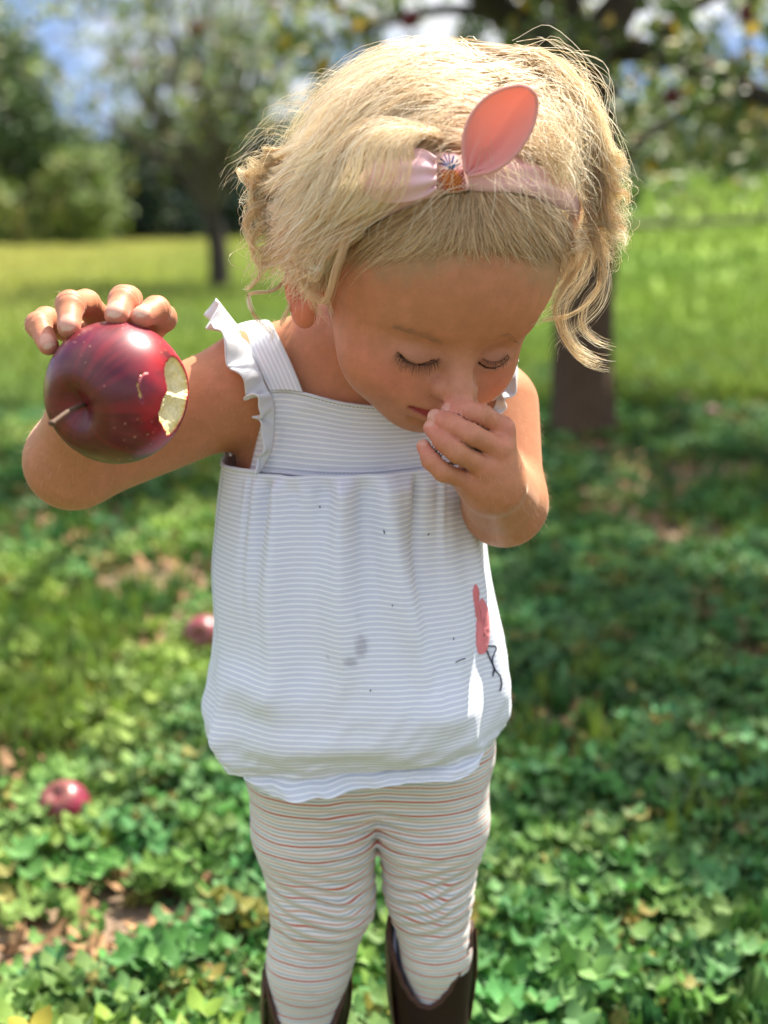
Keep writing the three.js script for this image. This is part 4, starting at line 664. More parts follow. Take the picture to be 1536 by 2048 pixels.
// flamingo patch on the side of the top, with stitched legs; a few bits of chaff
{
  const pink = cotton({ name: 'pink felt', color: new THREE.Color(0.86, 0.27, 0.27) }), black = new THREE.MeshStandardMaterial({ name: 'black thread', color: new THREE.Color(0.02, 0.025, 0.05), roughness: 0.8 });
  const patch = (outline, lift, n = 26) => {                  // a felt shape lying on the cloth: outline in the photograph
    const c = curve(outline.map(([x, y]) => V(x, y, 0))); c.closed = true; const mx = outline.reduce((s, p) => s + p[0], 0) / outline.length, my = outline.reduce((s, p) => s + p[1], 0) / outline.length, rows = [];
    for (const k of [1, 0.97, 0.6, 0.25, 0.02]) { const r = []; for (let j = 0; j < n * 2; j++) { const p = c.getPoint(j / (n * 2)), h = onTop(lerp(mx, p.x, k), lerp(my, p.y, k)); const d = C(lerp(mx, p.x, k), lerp(my, p.y, k), -h.p.z); r.push(d.addScaledVector(h.n, k === 1 ? 0.0004 : lift)); } rows.push(r); }
    return sheet(rowsToWorld(rows), { closed: true });
  };
  const line = (pts, r) => new THREE.TubeGeometry(curve(pts.map(([x, y]) => { const h = onTop(x, y); return toWorld(C(x, y, -h.p.z).addScaledVector(h.n, 0.0010)).sub(BASE); })), 40, r, 6);
  const bird = part('flamingo_patch', mergeGeometries([patch([[962, 1196], [972, 1212], [976, 1245], [975, 1285], [968, 1306], [957, 1308], [951, 1290], [951, 1250], [955, 1215]], 0.0014), patch([[949, 1168], [955, 1180], [955, 1200], [958, 1225], [960, 1246], [953, 1240], [949, 1215], [945, 1195], [945, 1178]], 0.0017)]), pink, top, 'pink flamingo patch with stitched black legs');
  part('leg', line([[972, 1291], [990, 1295], [983, 1318], [988, 1338], [998, 1352], [1001, 1368], [998, 1382]], 0.00055), black, bird);
  part('leg', line([[971, 1298], [979, 1318], [986, 1336], [984, 1352]], 0.00055), black, bird);
  part('feather_stitch', mergeGeometries([line([[962, 1220], [966, 1240], [964, 1255], [967, 1268], [963, 1278]], 0.0003), line([[953, 1255], [955, 1270], [953, 1285]], 0.0003)]), black, bird);
  const chaff = new THREE.MeshStandardMaterial({ name: 'dry chaff', color: new THREE.Color(0.035, 0.025, 0.025), roughness: 0.9 });
  for (const pts of [[[909, 1325], [919, 1320], [928, 1317]], [[769, 1060], [770, 1064], [771, 1067]], [[857, 1066], [856, 1068], [855, 1070]], [[905, 1275], [906, 1277], [906, 1280]], [[786, 1209], [786, 1211], [785, 1212]], [[638, 1012], [639, 1014], [640, 1016]], [[741, 1379], [741, 1381], [742, 1382]]]) part('chaff', line(pts, 0.00035), chaff, top);
}
// ---------------------------------------------------------------- striped leggings
const LEG = {
  a: [[C(625, 1500, 1.000), C(630, 1655, 1.014), C(645, 1795, 1.028), C(620, 1920, 1.040), C(604, 2040, 1.054)], [0.048, 0.0415, 0.0345, 0.0275, 0.0255]],
  b: [[C(858, 1490, 1.000), C(863, 1645, 1.014), C(857, 1775, 1.028), C(872, 1890, 1.038), C(868, 2010, 1.054)], [0.042, 0.0375, 0.0288, 0.0225, 0.0215]],
};
const knots = [[C(650, 1812, 1.0), 1], [C(858, 1800, 1.0), -1], [C(745, 1650, 0.99), 0.5]];
function leggingsD(x, y, z) {
  const a = chainD(x, y, z, LEG.a[0], LEG.a[1], 0.02), b = chainD(x, y, z, LEG.b[0], LEG.b[1], 0.02);
  let d = smin(a, b, 0.003);
  d = smin(d, capD(x, y, z, C(650, 1490, 1.002), C(835, 1480, 1.002), 0.055, 0.052), 0.02);
  d = smin(d, capD(x, y, z, C(710, 1560, 1.010), C(800, 1555, 1.010), 0.026, 0.026), 0.014);
  const h = x * UP.x + y * UP.y + z * UP.z;
  let w = 0;
  for (const [c, s] of knots) { const k = Math.exp(-(((x - c.x) / 0.035) ** 2 + ((y - c.y) / 0.030) ** 2)); w += k * 0.0016 * Math.sin((h + 0.35 * s * (x - c.x) + 0.004 * noise(x * 60, y * 60, 3)) * 620); }
  w += 0.0022 * (fbm(x * 28, y * 60 + x * 20, z * 28, 3) - 0.5);
  return d - w;
}
const pantsMap = canvasTexture(8, 512, (g, w, h) => {
  g.fillStyle = '#efebe3'; g.fillRect(0, 0, w, h);
  const cols = ['#c65c36', '#a9b4b2', '#d9b48c', '#9fb0ae', '#d8a183', '#aab6b3', '#cf8a5f', '#a2b2b4', '#c96a48', '#b4bab2', '#dcae88', '#a4b2b0'];
  cols.forEach((c, k) => { const y = (k + 0.5) * h / cols.length; g.fillStyle = c; g.globalAlpha = 0.95; g.fillRect(0, y - (k % 4 === 0 ? 10 : 7), w, k % 4 === 0 ? 20 : 14); g.globalAlpha = 1; });
}, true);
const pantsMat = cotton({ name: 'striped jersey', map: pantsMap, color: new THREE.Color(0.92, 0.92, 0.92) });
{
  const uv = (x, y, z) => { const h = x * UP.x + y * UP.y + z * UP.z; let s = 0; for (const [c] of knots.slice(0, 2)) s += 0.004 * Math.exp(-(((x - c.x) / 0.03) ** 2 + ((y - c.y) / 0.02) ** 2)) * Math.sin((x - c.x) * 90); return [x * 8, (h + s + 0.003 * (fbm(x * 40, y * 40, z * 40, 2) - 0.5)) / 0.034]; };
  const g = netMesh(leggingsD, V(-0.14, -0.42, -1.13), V(0.12, -0.10, -0.90), 0.0020, { uv });
  const leggings = part('leggings', place(g, BASE), pantsMat, child, 'cream leggings with thin rust and grey stripes');
}
// ---------------------------------------------------------------- boots, modelled about each heel in the world's axes
const leather = new THREE.MeshPhysicalMaterial({ name: 'brown leather', color: new THREE.Color(0.026, 0.009, 0.006), roughness: 0.6, specularIntensity: 0.5, bumpMap: dataTexture(256, (u, v) => fbm(u * 40, v * 40, 2, 4), 5, 5), bumpScale: 0.0006 });
const toeLeather = new THREE.MeshPhysicalMaterial({ name: 'tan leather', color: new THREE.Color(0.10, 0.04, 0.026), roughness: 0.4, bumpMap: leather.bumpMap, bumpScale: 0.0005 });
const lining = new THREE.MeshStandardMaterial({ name: 'boot lining', color: new THREE.Color(0.03, 0.04, 0.085), roughness: 0.9 });
function boot(top, rTop, ankle, turn, dip, label, open = 0) {
  const t = toWorld(top), a = toWorld(ankle), heel = V(a.x, 0, a.z), rows = [], inner = [], n = 56, m = 30;
  for (let i = 0; i <= m; i++) {
    const v = i / m, r = [], q = []; for (let j = 0; j < n; j++) {
      const th = -j / n * Math.PI * 2, f = Math.sin(th + open), edgeH = t.y + 0.012 * Math.cos(2 * (th + open)) - dip * Math.max(0, f) ** 1.3 - dip * 0.5 * Math.max(0, -f) ** 1.3 + 0.0012 * Math.sin(th * 26);
      const y = lerp(edgeH, 0.045, v), k = clamp((t.y + 0.01 - y) / (t.y - 0.045)), rad = lerp(rTop, 0.0275, smooth(0, 0.9, k)) + 0.0006 * Math.sin(th * 3 + v * 9), cx = lerp(t.x, a.x, k), cz = lerp(t.z, a.z, k);
      r.push(V(cx + Math.cos(th) * rad, y, cz + Math.sin(th) * rad * 1.12).sub(BASE)); q.push(V(cx + Math.cos(th) * (rad - 0.0028), y - 0.0005, cz + Math.sin(th) * (rad * 1.12 - 0.0028)).sub(BASE));
    }
    rows.push(r); inner.push(q);
  }
  const rim = []; for (let j = 0; j <= n; j++) rim.push(rows[0][j % n].clone().add(inner[0][j % n]).multiplyScalar(0.5));
  const b = part('boot', sheet(rows, { closed: true }), leather, child, label);
  part('rim', new THREE.TubeGeometry(curve(rim), 160, 0.0019, 6), toeLeather, b);
  for (const k of [0, n / 2]) { const tb = []; for (let i = 0; i <= 8; i++) { const p = rows[Math.min(m, 1 + i * 2)][k], q = rows[Math.min(m, 1 + i * 2)][(k + 4) % n], o = V(Math.cos(-k / n * 6.283), 0, 0).multiplyScalar(0.0012 + 0.002 * Math.sin(i / 8 * 3.14)); tb.push([p.clone().add(o), p.clone().lerp(q, 0.5).add(o), q.clone().add(o)]); } part('pull_strap', sheet(tb, { thick: 0.0016 }), toeLeather, b); }
  part('lining', sheet(inner.slice(0, 20).map((r) => r.slice().reverse()), { closed: true }), lining, b);
  const dir = V(Math.cos(turn), 0, Math.sin(turn)), fw = V(-Math.sin(turn), 0, Math.cos(turn)), P = (f, s, y) => heel.clone().addScaledVector(fw, f).addScaledVector(dir, s).setY(y);
  const foot = (x, y, z) => { let d = chainD(x, y, z, [P(-0.010, 0, 0.046), P(0.03, 0, 0.036), P(0.070, 0, 0.024), P(0.098, 0, 0.018)], [0.0265, 0.026, 0.022, 0.015], 0.012); return smax(d, 0.008 - y, 0.004); };
  const lo = heel.clone().addScalar(-0.14), hi = heel.clone().addScalar(0.14); lo.y = 0; hi.y = 0.09;
  const g = netMesh(foot, lo, hi, 0.0025); g.translate(-BASE.x, -BASE.y, -BASE.z); g.setAttribute('uv', new THREE.BufferAttribute(new Float32Array(g.attributes.position.count * 2).map((_, i) => g.attributes.position.array[(i >> 1) * 3 + (i & 1) * 2] * 8), 2));
  part('vamp', g, toeLeather, b);
  const s = new THREE.Shape(); [[-0.034, 0.0], [-0.030, 0.020], [0.02, 0.021], [0.066, 0.027], [0.098, 0.016], [0.112, 0]].forEach(([f, w], k) => (k ? s.lineTo(f, w) : s.moveTo(f, w))); [[0.098, -0.016], [0.066, -0.025], [0.02, -0.021], [-0.030, -0.020]].forEach(([f, w]) => s.lineTo(f, w));
  const sole = new THREE.ExtrudeGeometry(s, { depth: 0.005, bevelSize: 0.001, bevelThickness: 0.001, bevelSegments: 2 }); sole.rotateX(-Math.PI / 2); sole.rotateY(-turn - Math.PI / 2); sole.translate(heel.x - BASE.x, 0.012, heel.z - BASE.z);
  part('sole', sole, leather, b);
}
boot(C(614, 1955, 1.046), 0.0315, C(602, 2120, 1.075), 0.2, 0.040, 'dark brown boot on her right foot', 0.1);
boot(C(860, 1868, 1.040), 0.0318, C(866, 2110, 1.085), -0.8, 0.034, 'dark brown boot on her left foot', -0.15);
// ---------------------------------------------------------------- headband, hair, lashes and brows
const SK = V(0, 0.026, -0.016), SR = V(0.074, 0.080, 0.092);
const skullN = (p) => { const g = gradient(skullD, p.x, p.y, p.z, 0.001); return V(...g); };
const drape = (px, py, lift) => march((x, y, z) => skullD(x, y, z) - lift, px, py).p;
const bandLift = 0.0085;
{
  const P3 = [drape(684, 432, 0.008), drape(905, 348, 0.008), drape(1148, 418, 0.008)], n = V().crossVectors(V().subVectors(P3[1], P3[0]), V().subVectors(P3[2], P3[0])).normalize();
  if (n.y < 0) n.negate();
  const c = SK.clone().applyMatrix4(headM), c0 = c.clone().addScaledVector(n, P3[0].clone().sub(c).dot(n)), e1 = V().subVectors(P3[1], c0).normalize(), e2 = V().crossVectors(n, e1).normalize();
  const outTo = (dir, from, lift) => { let t = 0; for (let i = 0; i < 60; i++) { const q = from.clone().addScaledVector(dir, t), d = skullD(q.x, q.y, q.z) - lift; if (d > -1e-5) break; t += Math.max(-d * 0.8, 1e-4); } return from.clone().addScaledVector(dir, t); };
  const rows = [], N = 140, M = 14;
  for (let i = 0; i <= N; i++) {
    const ph = i / N * Math.PI * 2 - Math.PI, k = Math.cos(ph / 2), w = 0.0030 + 0.0083 * smooth(0.15, 0.75, Math.cos(ph)) - 0.004 * Math.exp(-((ph / 0.10) ** 2)), dir = e1.clone().multiplyScalar(Math.cos(ph)).addScaledVector(e2, Math.sin(ph)), r = [];
    for (let j = 0; j <= M; j++) { const s = (j / M * 2 - 1), fold = 0.0011 * Math.sin(s * 7 + 2.5 * noise(ph * 3, 1, 1)) * noise(ph * 6, 2, 5) + 0.0016 * (fbm(ph * 7, s * 1.6, 3, 3) - 0.5); r.push(outTo(dir, c0.clone().addScaledVector(n, s * w), 0.0045 + 0.0068 * Math.sqrt(Math.max(0, 1 - s * s * 0.96)) + fold)); }
    rows.push(r);
  }
  const pinkLight = cotton({ name: 'pale pink jersey', color: new THREE.Color(0.80, 0.52, 0.52), bumpScale: 0.0001 }), pink = cotton({ name: 'pink jersey', color: new THREE.Color(0.90, 0.47, 0.40), transmission: 0.3, thickness: 0, roughness: 1, side: THREE.DoubleSide, bumpScale: 0.0001, sheen: 0.4 });
  const band = part('headband', sheet(rowsToWorld(rows), { thick: 0.0015 }), pinkLight, child, 'pink headband with a looped bow');
  // the upright loop of the bow: a cupped leaf of cloth with a rolled edge
  const loop = (mid, left, right, z0, z1, cup, name, cloth = pink) => {
    const L = curve(left.map(([x, y]) => V(x, y, 0))), R = curve(right.map(([x, y]) => V(x, y, 0))), g = [], N2 = 46, M2 = 26;
    for (let i = 0; i <= N2; i++) { const t = i / N2, a = L.getPoint(t), b = R.getPoint(t), r = []; for (let j = 0; j <= M2; j++) { const s = j / M2 * 2 - 1, q = a.clone().lerp(b, j / M2), z = lerp(z0, z1, t) + cup * (1 - s * s) * Math.sin(Math.pow(t, 0.75) * Math.PI) + 0.0022 * Math.sin(s * 9 + 1) * Math.exp(-t * 4) + 0.0016 * (fbm(s * 2 + 3, t * 2.4, 6, 2) - 0.5); r.push(C(q.x, q.y, z)); } g.push(r); }
    const m = part(name, sheet(rowsToWorld(g), { thick: 0.0012 }), cloth, band);
    const rim = [...g.map((r) => r[0]), ...g.slice().reverse().map((r) => r[M2])].filter((_, k) => k % 3 === 0).map((p) => toWorld(p).sub(BASE));
    part('rolled_edge', new THREE.TubeGeometry(curve(rim), 140, 0.0010, 7), cloth, m); return m;
  };
  const zk = -drape(905, 340, 0.022).z;
  loop(null, [[930, 342], [926, 300], [930, 262], [948, 222], [975, 194], [1010, 177], [1045, 172], [1062, 178]], [[936, 352], [985, 342], [1022, 318], [1050, 283], [1068, 245], [1074, 212], [1071, 190], [1062, 180]], zk, zk - 0.024, 0.016, 'bow_loop');
  loop(null, [[872, 318], [846, 302], [800, 302], [755, 322], [728, 345], [722, 356]], [[872, 376], [846, 392], [800, 402], [755, 398], [730, 378], [722, 360]], zk - 0.002, zk + 0.005, -0.008, 'bow_loop', pinkLight);
  // the knot, wrapped in printed cloth: a small pineapple
  const print = canvasTexture(128, 160, (g, w, h) => {
    g.fillStyle = '#e2b9b6'; g.fillRect(0, 0, w, h); g.strokeStyle = '#7a5a78'; g.lineWidth = 2; g.beginPath(); g.moveTo(12, 0); g.lineTo(10, h); g.stroke(); g.beginPath(); g.moveTo(118, 0); g.lineTo(120, h); g.stroke();
    g.strokeStyle = '#3f5378'; g.lineWidth = 6; for (const a of [-1.2, -0.8, -0.4, 0, 0.4, 0.8, 1.2]) { g.beginPath(); g.moveTo(64, 78); g.quadraticCurveTo(64 + Math.sin(a) * 20, 45, 64 + Math.sin(a) * 46, 64 - Math.cos(a) * 56); g.stroke(); }
    g.fillStyle = '#cf9a3e'; g.beginPath(); g.ellipse(64, 112, 40, 42, 0, 0, 7); g.fill(); g.strokeStyle = '#b04a3a'; g.lineWidth = 4; for (let k = -5; k < 6; k++) { g.beginPath(); g.moveTo(64 + k * 16 - 40, 70); g.lineTo(64 + k * 16 + 40, 154); g.stroke(); g.beginPath(); g.moveTo(64 + k * 16 + 40, 70); g.lineTo(64 + k * 16 - 40, 154); g.stroke(); }
    g.fillStyle = '#e2b9b6'; g.fillRect(0, 0, 16, h); g.fillRect(112, 0, 16, h); g.fillRect(0, 152, w, 8);
  });
  const kr = []; for (let i = 0; i <= 18; i++) { const r = []; for (let j = 0; j <= 18; j++) { const u = j / 18, v = i / 18, a = Math.sin(u * Math.PI), b = Math.sin(v * Math.PI), p = drape(lerp(lerp(864, 876, v), lerp(930, 938, v), u) , lerp(lerp(306, 384, v), lerp(312, 378, v), u) + 6 * Math.sin(u * 3.14) * (v - 0.5), 0.0125 + 0.0085 * Math.pow(a, 0.5) * Math.pow(b, 0.35)); p.z += 0.0006 * Math.sin(u * 22 + v * 3); r.push(p); } kr.push(r); }
  part('printed_knot', sheet(rowsToWorld(kr), { thick: 0.0012, uv: (i, j) => [j / 18, 1 - i / 18] }), cotton({ name: 'printed cloth', map: print }), band, 'printed knot with a small pineapple');
}
// hair: strands that follow guide curves laid over the head; each guide is a list of x, y in the photograph and a height above the skull
const HR = rng(2024), gauss = () => (HR() + HR() + HR() + HR() - 2) * 0.87;
const hairS = new Strands();
const guide = (pts, l0, l1) => pts[0].isVector3 ? curve(pts) : curve(pts.map(([x, y, l], i) => drape(x, y, l ?? lerp(l0, l1, i / (pts.length - 1)))));
const TONES = [[0.94, 0.79, 0.55], [0.91, 0.73, 0.47], [0.84, 0.63, 0.37], [0.95, 0.86, 0.68], [0.70, 0.49, 0.28]], ROOTS = [[0.62, 0.43, 0.23], [0.72, 0.52, 0.29], [0.52, 0.35, 0.18], [0.82, 0.62, 0.38]];
const freeOfHead = (p, m) => { const d = skullD(p.x, p.y, p.z); if (d < m) p.addScaledVector(skullN(p), m - d); return p; };
function strand(pt, segs, opt) {                              // pt(t) gives the run of the strand
  const bend = [], face = V(gauss(), gauss(), gauss()); const { r = 0.00020, frizz = 0.0012, off = V(), spread = [1, 1], tone, t0 = 0, t1 = 1, push = 0, min = 0.0015, curl = 0, turns = 2 } = opt, pts = [], s = HR() * 50, ph = HR() * 6.28, f = 3 + HR() * 4;
  for (let k = 0; k <= segs; k++) {
    const t = lerp(t0, t1, k / segs), q = pt(t), w = lerp(spread[0], spread[1], t);
    q.addScaledVector(off, w);
    const fr = frizz * (0.3 + 1.2 * t); q.x += fr * (noise(t * f + s, s, 1) - 0.5) * 2; q.y += fr * (noise(t * f + s, s, 2) - 0.5) * 2; q.z += fr * (noise(t * f + s, s, 3) - 0.5) * 2;
    if (curl) { const a = ph * 0.15 + t * turns * 6.283; q.x += curl * t * Math.cos(a); q.y += curl * t * Math.sin(a) * 0.8; q.z += curl * t * Math.sin(a + 1); }
    if (push) { q.addScaledVector(skullN(q), push * Math.sin(Math.PI * Math.min(1, 0.15 + t * 0.9))); }
    freeOfHead(q, min); { const near = smooth(0.050, 0.020, skullD(q.x, q.y, q.z)), b = skullN(q); b.multiplyScalar(0.3 + near).addScaledVector(face, 1.05 - 0.45 * near).normalize().transformDirection(camera.matrixWorld); bend.push(b); } pts.push(toWorld(q).sub(BASE));
  }
  const c = tone ?? TONES[Math.floor(HR() * HR() * 5)], v = 0.85 + 0.3 * HR(), root = c.map((x) => Math.min(0.95, x * v * 0.9)), tip = c.map((x) => Math.min(0.95, x * v * 1.06));
  hairS.add(pts, r, r * 0.45, root, tip, bend);
}
function lay(guides, n, { l0 = 0.004, l1 = 0.006, jitter = 0.0022, push = 0.006, frizz = 0.0013, segs = 11, r, spread = [0.6, 1.4], tEnd = [0.72, 1], tStart = 0.08, tone, tones, clump = 0.6, min, wave = 0.007 } = {}) {
  const g = guides.map((p) => guide(p, l0, l1)), table = g.map((c) => { const a = []; for (let k = 0; k <= 24; k++) a.push(c.getPoint(k / 24)); return a; });
  const at2 = (row, t) => { const x = clamp(t) * 24, i = Math.min(23, Math.floor(x)); return row[i].clone().lerp(row[i + 1], x - i); };
  const locks = []; for (let k = 0; k < Math.max(6, n / 26); k++) locks.push([HR() * (g.length - 1), gauss() * 0.004, HR() * 50]);
  for (let k = 0; k < n; k++) {
    const lk = locks[Math.floor(HR() * locks.length)], u0 = HR() * (g.length - 1), off = V(gauss(), gauss(), gauss()).multiplyScalar(jitter), d = HR();
    const pt = (t) => { const cl = clump * smooth(0.1, 0.9, t), u = clamp(lerp(u0, lk[0] + 0.12 * (u0 - lk[0]), cl * smooth(1.2, 0.2, Math.abs(lk[0] - u0))), 0, g.length - 1.0001), i = Math.floor(u); const q = at2(table[i], t).lerp(at2(table[i + 1], t), u - i); const wv = wave * smooth(0, 0.4, t); q.x += wv * (noise(t * 4 + lk[2], lk[2], 4) - 0.5); q.y += wv * (noise(t * 4 + lk[2], lk[2], 7) - 0.5); q.z += wv * (noise(t * 4 + lk[2], lk[2], 9) - 0.5); return q; };
    strand(pt, segs, { off, spread, frizz, push: push * d, r, t0: tStart * HR(), t1: lerp(tEnd[0], tEnd[1], HR()), tone: tones ? tones[Math.floor(HR() * tones.length)] : tone, min });
  }
}
function lock(pts, n, { l0 = 0.006, l1 = 0.01, width = 0.0022, frizz = 0.0010, segs = 20, r, curl = 0, turns = 2, taper = 0.5, tone, min = 0.001 } = {}) {
  const c = guide(pts, l0, l1);
  for (let k = 0; k < n; k++) { const off = V(gauss(), gauss(), gauss()).multiplyScalar(width); strand((t) => c.getPoint(clamp(t)), segs, { off, spread: [1, taper], frizz, r, curl: curl * (0.7 + 0.6 * HR()), turns, t1: 0.75 + 0.25 * HR(), tone, min }); }
}
// crown, swept to her right (the left of the photograph)
lay([[[985, 300], [930, 296], [880, 284], [830, 280], [785, 305], [745, 350]], [[1000, 245], [910, 232], [820, 255], [740, 315], [680, 400], [640, 480]], [[1010, 200], [900, 180], [790, 215], [700, 290], [625, 395], [580, 480]], [[1030, 150], [890, 138], [775, 176], [690, 260], [622, 358], [565, 460]], [[1040, 118], [890, 118], [785, 150], [700, 225], [632, 312], [565, 405]], [[1050, 112], [885, 108], [785, 145], [698, 218], [628, 305], [565, 360]]], 7000, { clump: 0.88, l0: 0.010, l1: 0.012, push: 0.006, segs: 13, tStart: 0.3, spread: [1.6, 1.6], frizz: 0.002 });
lay([[[960, 240], [880, 215], [790, 238], [715, 300], [660, 380], [620, 470]], [[960, 170], [860, 150], [775, 195], [695, 275], [630, 370], [575, 470]], [[960, 125], [870, 118], [780, 160], [700, 235], [635, 322], [575, 420]]], 1800, { l0: 0.014, l1: 0.016, push: 0.006, jitter: 0.003, frizz: 0.0028, segs: 13, tEnd: [0.8, 1], spread: [0.8, 2] });
// crown, falling to her left
lay([[[975, 300], [1020, 300], [1060, 312], [1095, 345], [1115, 380]], [[985, 240], [1050, 240], [1100, 275], [1140, 335], [1155, 395]], [[985, 190], [1060, 185], [1130, 235], [1178, 310], [1186, 400]], [[980, 150], [1065, 140], [1145, 195], [1195, 285], [1203, 400]], [[972, 128], [1060, 122], [1132, 175], [1186, 265], [1206, 360]]], 5600, { clump: 0.85, l0: 0.010, l1: 0.012, push: 0.006, tStart: 0.3, spread: [1.6, 1.8], frizz: 0.0026 });
lay([[[985, 170], [1060, 165], [1130, 225], [1180, 300], [1215, 350]], [[975, 125], [1065, 118], [1140, 180], [1192, 265], [1222, 335]]], 900, { l0: 0.014, l1: 0.018, push: 0.006, jitter: 0.003, frizz: 0.003, spread: [0.8, 2.2] });
// down the back of the head
lay([-2.0, -1.5, -0.9, -0.3, 0.3, 0.9, 1.5, 2.0].map((a) => [0.12, 0.5, 0.95, 1.4, 1.8, 2.15].map((e, i) => HL(0.088 * Math.sin(e) * Math.sin(a) + 0.004 * Math.sin(i * 2 + a * 3), 0.026 + 0.094 * Math.cos(e), -0.016 - 0.106 * Math.sin(e) * Math.cos(a)))), 3200, { push: 0.008, jitter: 0.003, frizz: 0.003, tStart: 0.2, spread: [1.2, 1.8], clump: 0.8, wave: 0.010 });
// in front of the band: from under the knot to the temples and along the hairline
lay([[[862, 398], [810, 428], [750, 468], [700, 505], [660, 560], [650, 610]], [[890, 392], [850, 430], [790, 478], [735, 522], [690, 570]], [[905, 390], [880, 435], [830, 490], [780, 520], [745, 545]], [[920, 388], [905, 440], [880, 490], [860, 512], [850, 522]], [[945, 386], [950, 440], [955, 490], [960, 515], [960, 525]], [[970, 386], [1000, 430], [1030, 480], [1060, 520], [1065, 540]], [[1000, 388], [1050, 430], [1090, 480], [1115, 530], [1118, 560]], [[1040, 395], [1090, 430], [1125, 470], [1140, 520], [1135, 570]], [[1095, 410], [1125, 440], [1142, 480], [1146, 520], [1140, 580]]], 3600, { l0: 0.006, l1: 0.001, push: 0.004, jitter: 0.0016, frizz: 0.0022, segs: 9, tEnd: [0.2, 1.08], tones: [...ROOTS, TONES[1], TONES[2]], spread: [1, 1.5], min: 0.0004, r: 0.00015, clump: 0.5, wave: 0.006 });
// short fine hair rising from the hairline
for (let k = 0; k < 1900; k++) { const u = HR(), x0 = lerp(690, 1130, u), y0 = 552 - 50 * Math.sin(u * Math.PI) + gauss() * 22, dx = (u - 0.5) * -60 + gauss() * 40; lock([[x0, y0, 0.0005], [x0 + dx * 0.4, y0 - 25, 0.004], [x0 + dx, y0 - 60 - HR() * 30, 0.005]], 1, { width: 0.0008, segs: 7, r: 0.00014, tone: ROOTS[Math.floor(HR() * 3)], min: 0.0003 }); }
// thick sweep over the band above her right ear
lay([[[860, 284], [836, 280], [812, 316], [808, 362], [780, 394], [730, 408], [660, 428]], [[858, 276], [812, 270], [780, 305], [765, 355], [725, 388], [660, 420], [600, 460]], [[870, 270], [790, 262], [745, 305], [722, 355], [690, 400], [640, 445], [590, 490]], [[860, 264], [765, 258], [712, 310], [686, 370], [650, 425], [610, 470], [575, 505]], [[840, 258], [745, 260], [685, 325], [650, 390], [615, 440], [580, 480], [555, 515]]], 1200, { l0: 0.018, l1: 0.018, push: 0.009, jitter: 0.0028, frizz: 0.0022, segs: 14, tEnd: [0.7, 1], spread: [0.7, 1.7], clump: 0.85, wave: 0.011 });
lay([[[800, 410], [730, 450], [670, 485], [620, 520], [570, 550]], [[700, 420], [650, 455], [600, 495], [560, 530], [530, 570]], [[640, 400], [590, 440], [550, 480], [520, 520], [500, 560]], [[690, 470], [660, 500], [640, 540], [615, 580], [590, 610]]], 350, { l0: 0.014, l1: 0.016, wave: 0.012, push: 0.006, jitter: 0.0025, frizz: 0.0025, spread: [0.8, 1.8] });
// untidy hairs lying across the rest
lay([[[1000, 260], [900, 240], [820, 300], [720, 330], [640, 440], [600, 520]], [[1020, 170], [900, 200], [760, 190], [690, 310], [590, 370], [560, 480]], [[1020, 125], [890, 130], [790, 180], [690, 240], [630, 340], [540, 400]]], 900, { l0: 0.013, l1: 0.016, push: 0.008, jitter: 0.006, frizz: 0.006, segs: 16, tEnd: [0.3, 1], tStart: 0.5, spread: [1, 2], clump: 0.2, wave: 0.022 });
lay([[[990, 250], [1060, 260], [1100, 320], [1120, 400]], [[1000, 180], [1090, 200], [1130, 290], [1180, 400]], [[980, 110], [1080, 130], [1170, 220], [1220, 380]]], 700, { l0: 0.018, l1: 0.020, push: 0.010, jitter: 0.006, frizz: 0.006, segs: 14, tEnd: [0.4, 1], tStart: 0.5, spread: [1, 2.2], clump: 0.2, wave: 0.022 });
// separate locks that have slipped out of the sweep and turn at their ends
for (let k = 0; k < 58; k++) {
  const u = HR(), x0 = lerp(960, 760, HR()), y0 = lerp(130, 330, HR()), ex = lerp(640, 500, u) + gauss() * 18, ey = lerp(570, 330, u) + gauss() * 30, mx = lerp(x0, ex, 0.55) + gauss() * 14, my = lerp(y0, ey, 0.42) - 22 * HR(), s = HR() < 0.5 ? 1 : -1, R = 12 + HR() * 22;
  lock([[x0, y0, 0.012], [lerp(x0, mx, 0.5), lerp(y0, my, 0.45) - 6, 0.015], [mx, my, 0.018], [lerp(mx, ex, 0.6), lerp(my, ey, 0.6) + s * 8, 0.018], [ex, ey, 0.017], [ex - R * 0.9, ey + R * 0.5 * s, 0.019], [ex - R * 0.5, ey + R * 1.5 * (s > 0 ? 1 : 0.3), 0.017], [ex + R * 0.4, ey + R * 1.3, 0.014]], 24 + Math.floor(HR() * 34), { width: 0.0016 + 0.0016 * HR(), taper: 0.75, frizz: 0.0018, segs: 22, tone: TONES[Math.floor(HR() * HR() * 5)] });
}
for (let k = 0; k < 30; k++) {
  const x0 = lerp(1000, 1090, HR()), y0 = lerp(110, 210, HR()), ex = 1190 + 40 * HR(), ey = lerp(300, 480, HR()), R = 14 + HR() * 22;
  lock([[x0, y0, 0.012], [lerp(x0, ex, 0.4), lerp(y0, ey, 0.2) - 5, 0.015], [lerp(x0, ex, 0.8), lerp(y0, ey, 0.55), 0.017], [ex, ey, 0.018], [ex + R * 0.8, ey + R * 0.3, 0.018], [ex + R * 0.7, ey + R * 1.2, 0.016]], 22 + Math.floor(HR() * 26), { width: 0.0016 + 0.0014 * HR(), taper: 0.8, frizz: 0.0018, segs: 18, tone: TONES[Math.floor(HR() * HR() * 5)] });
}
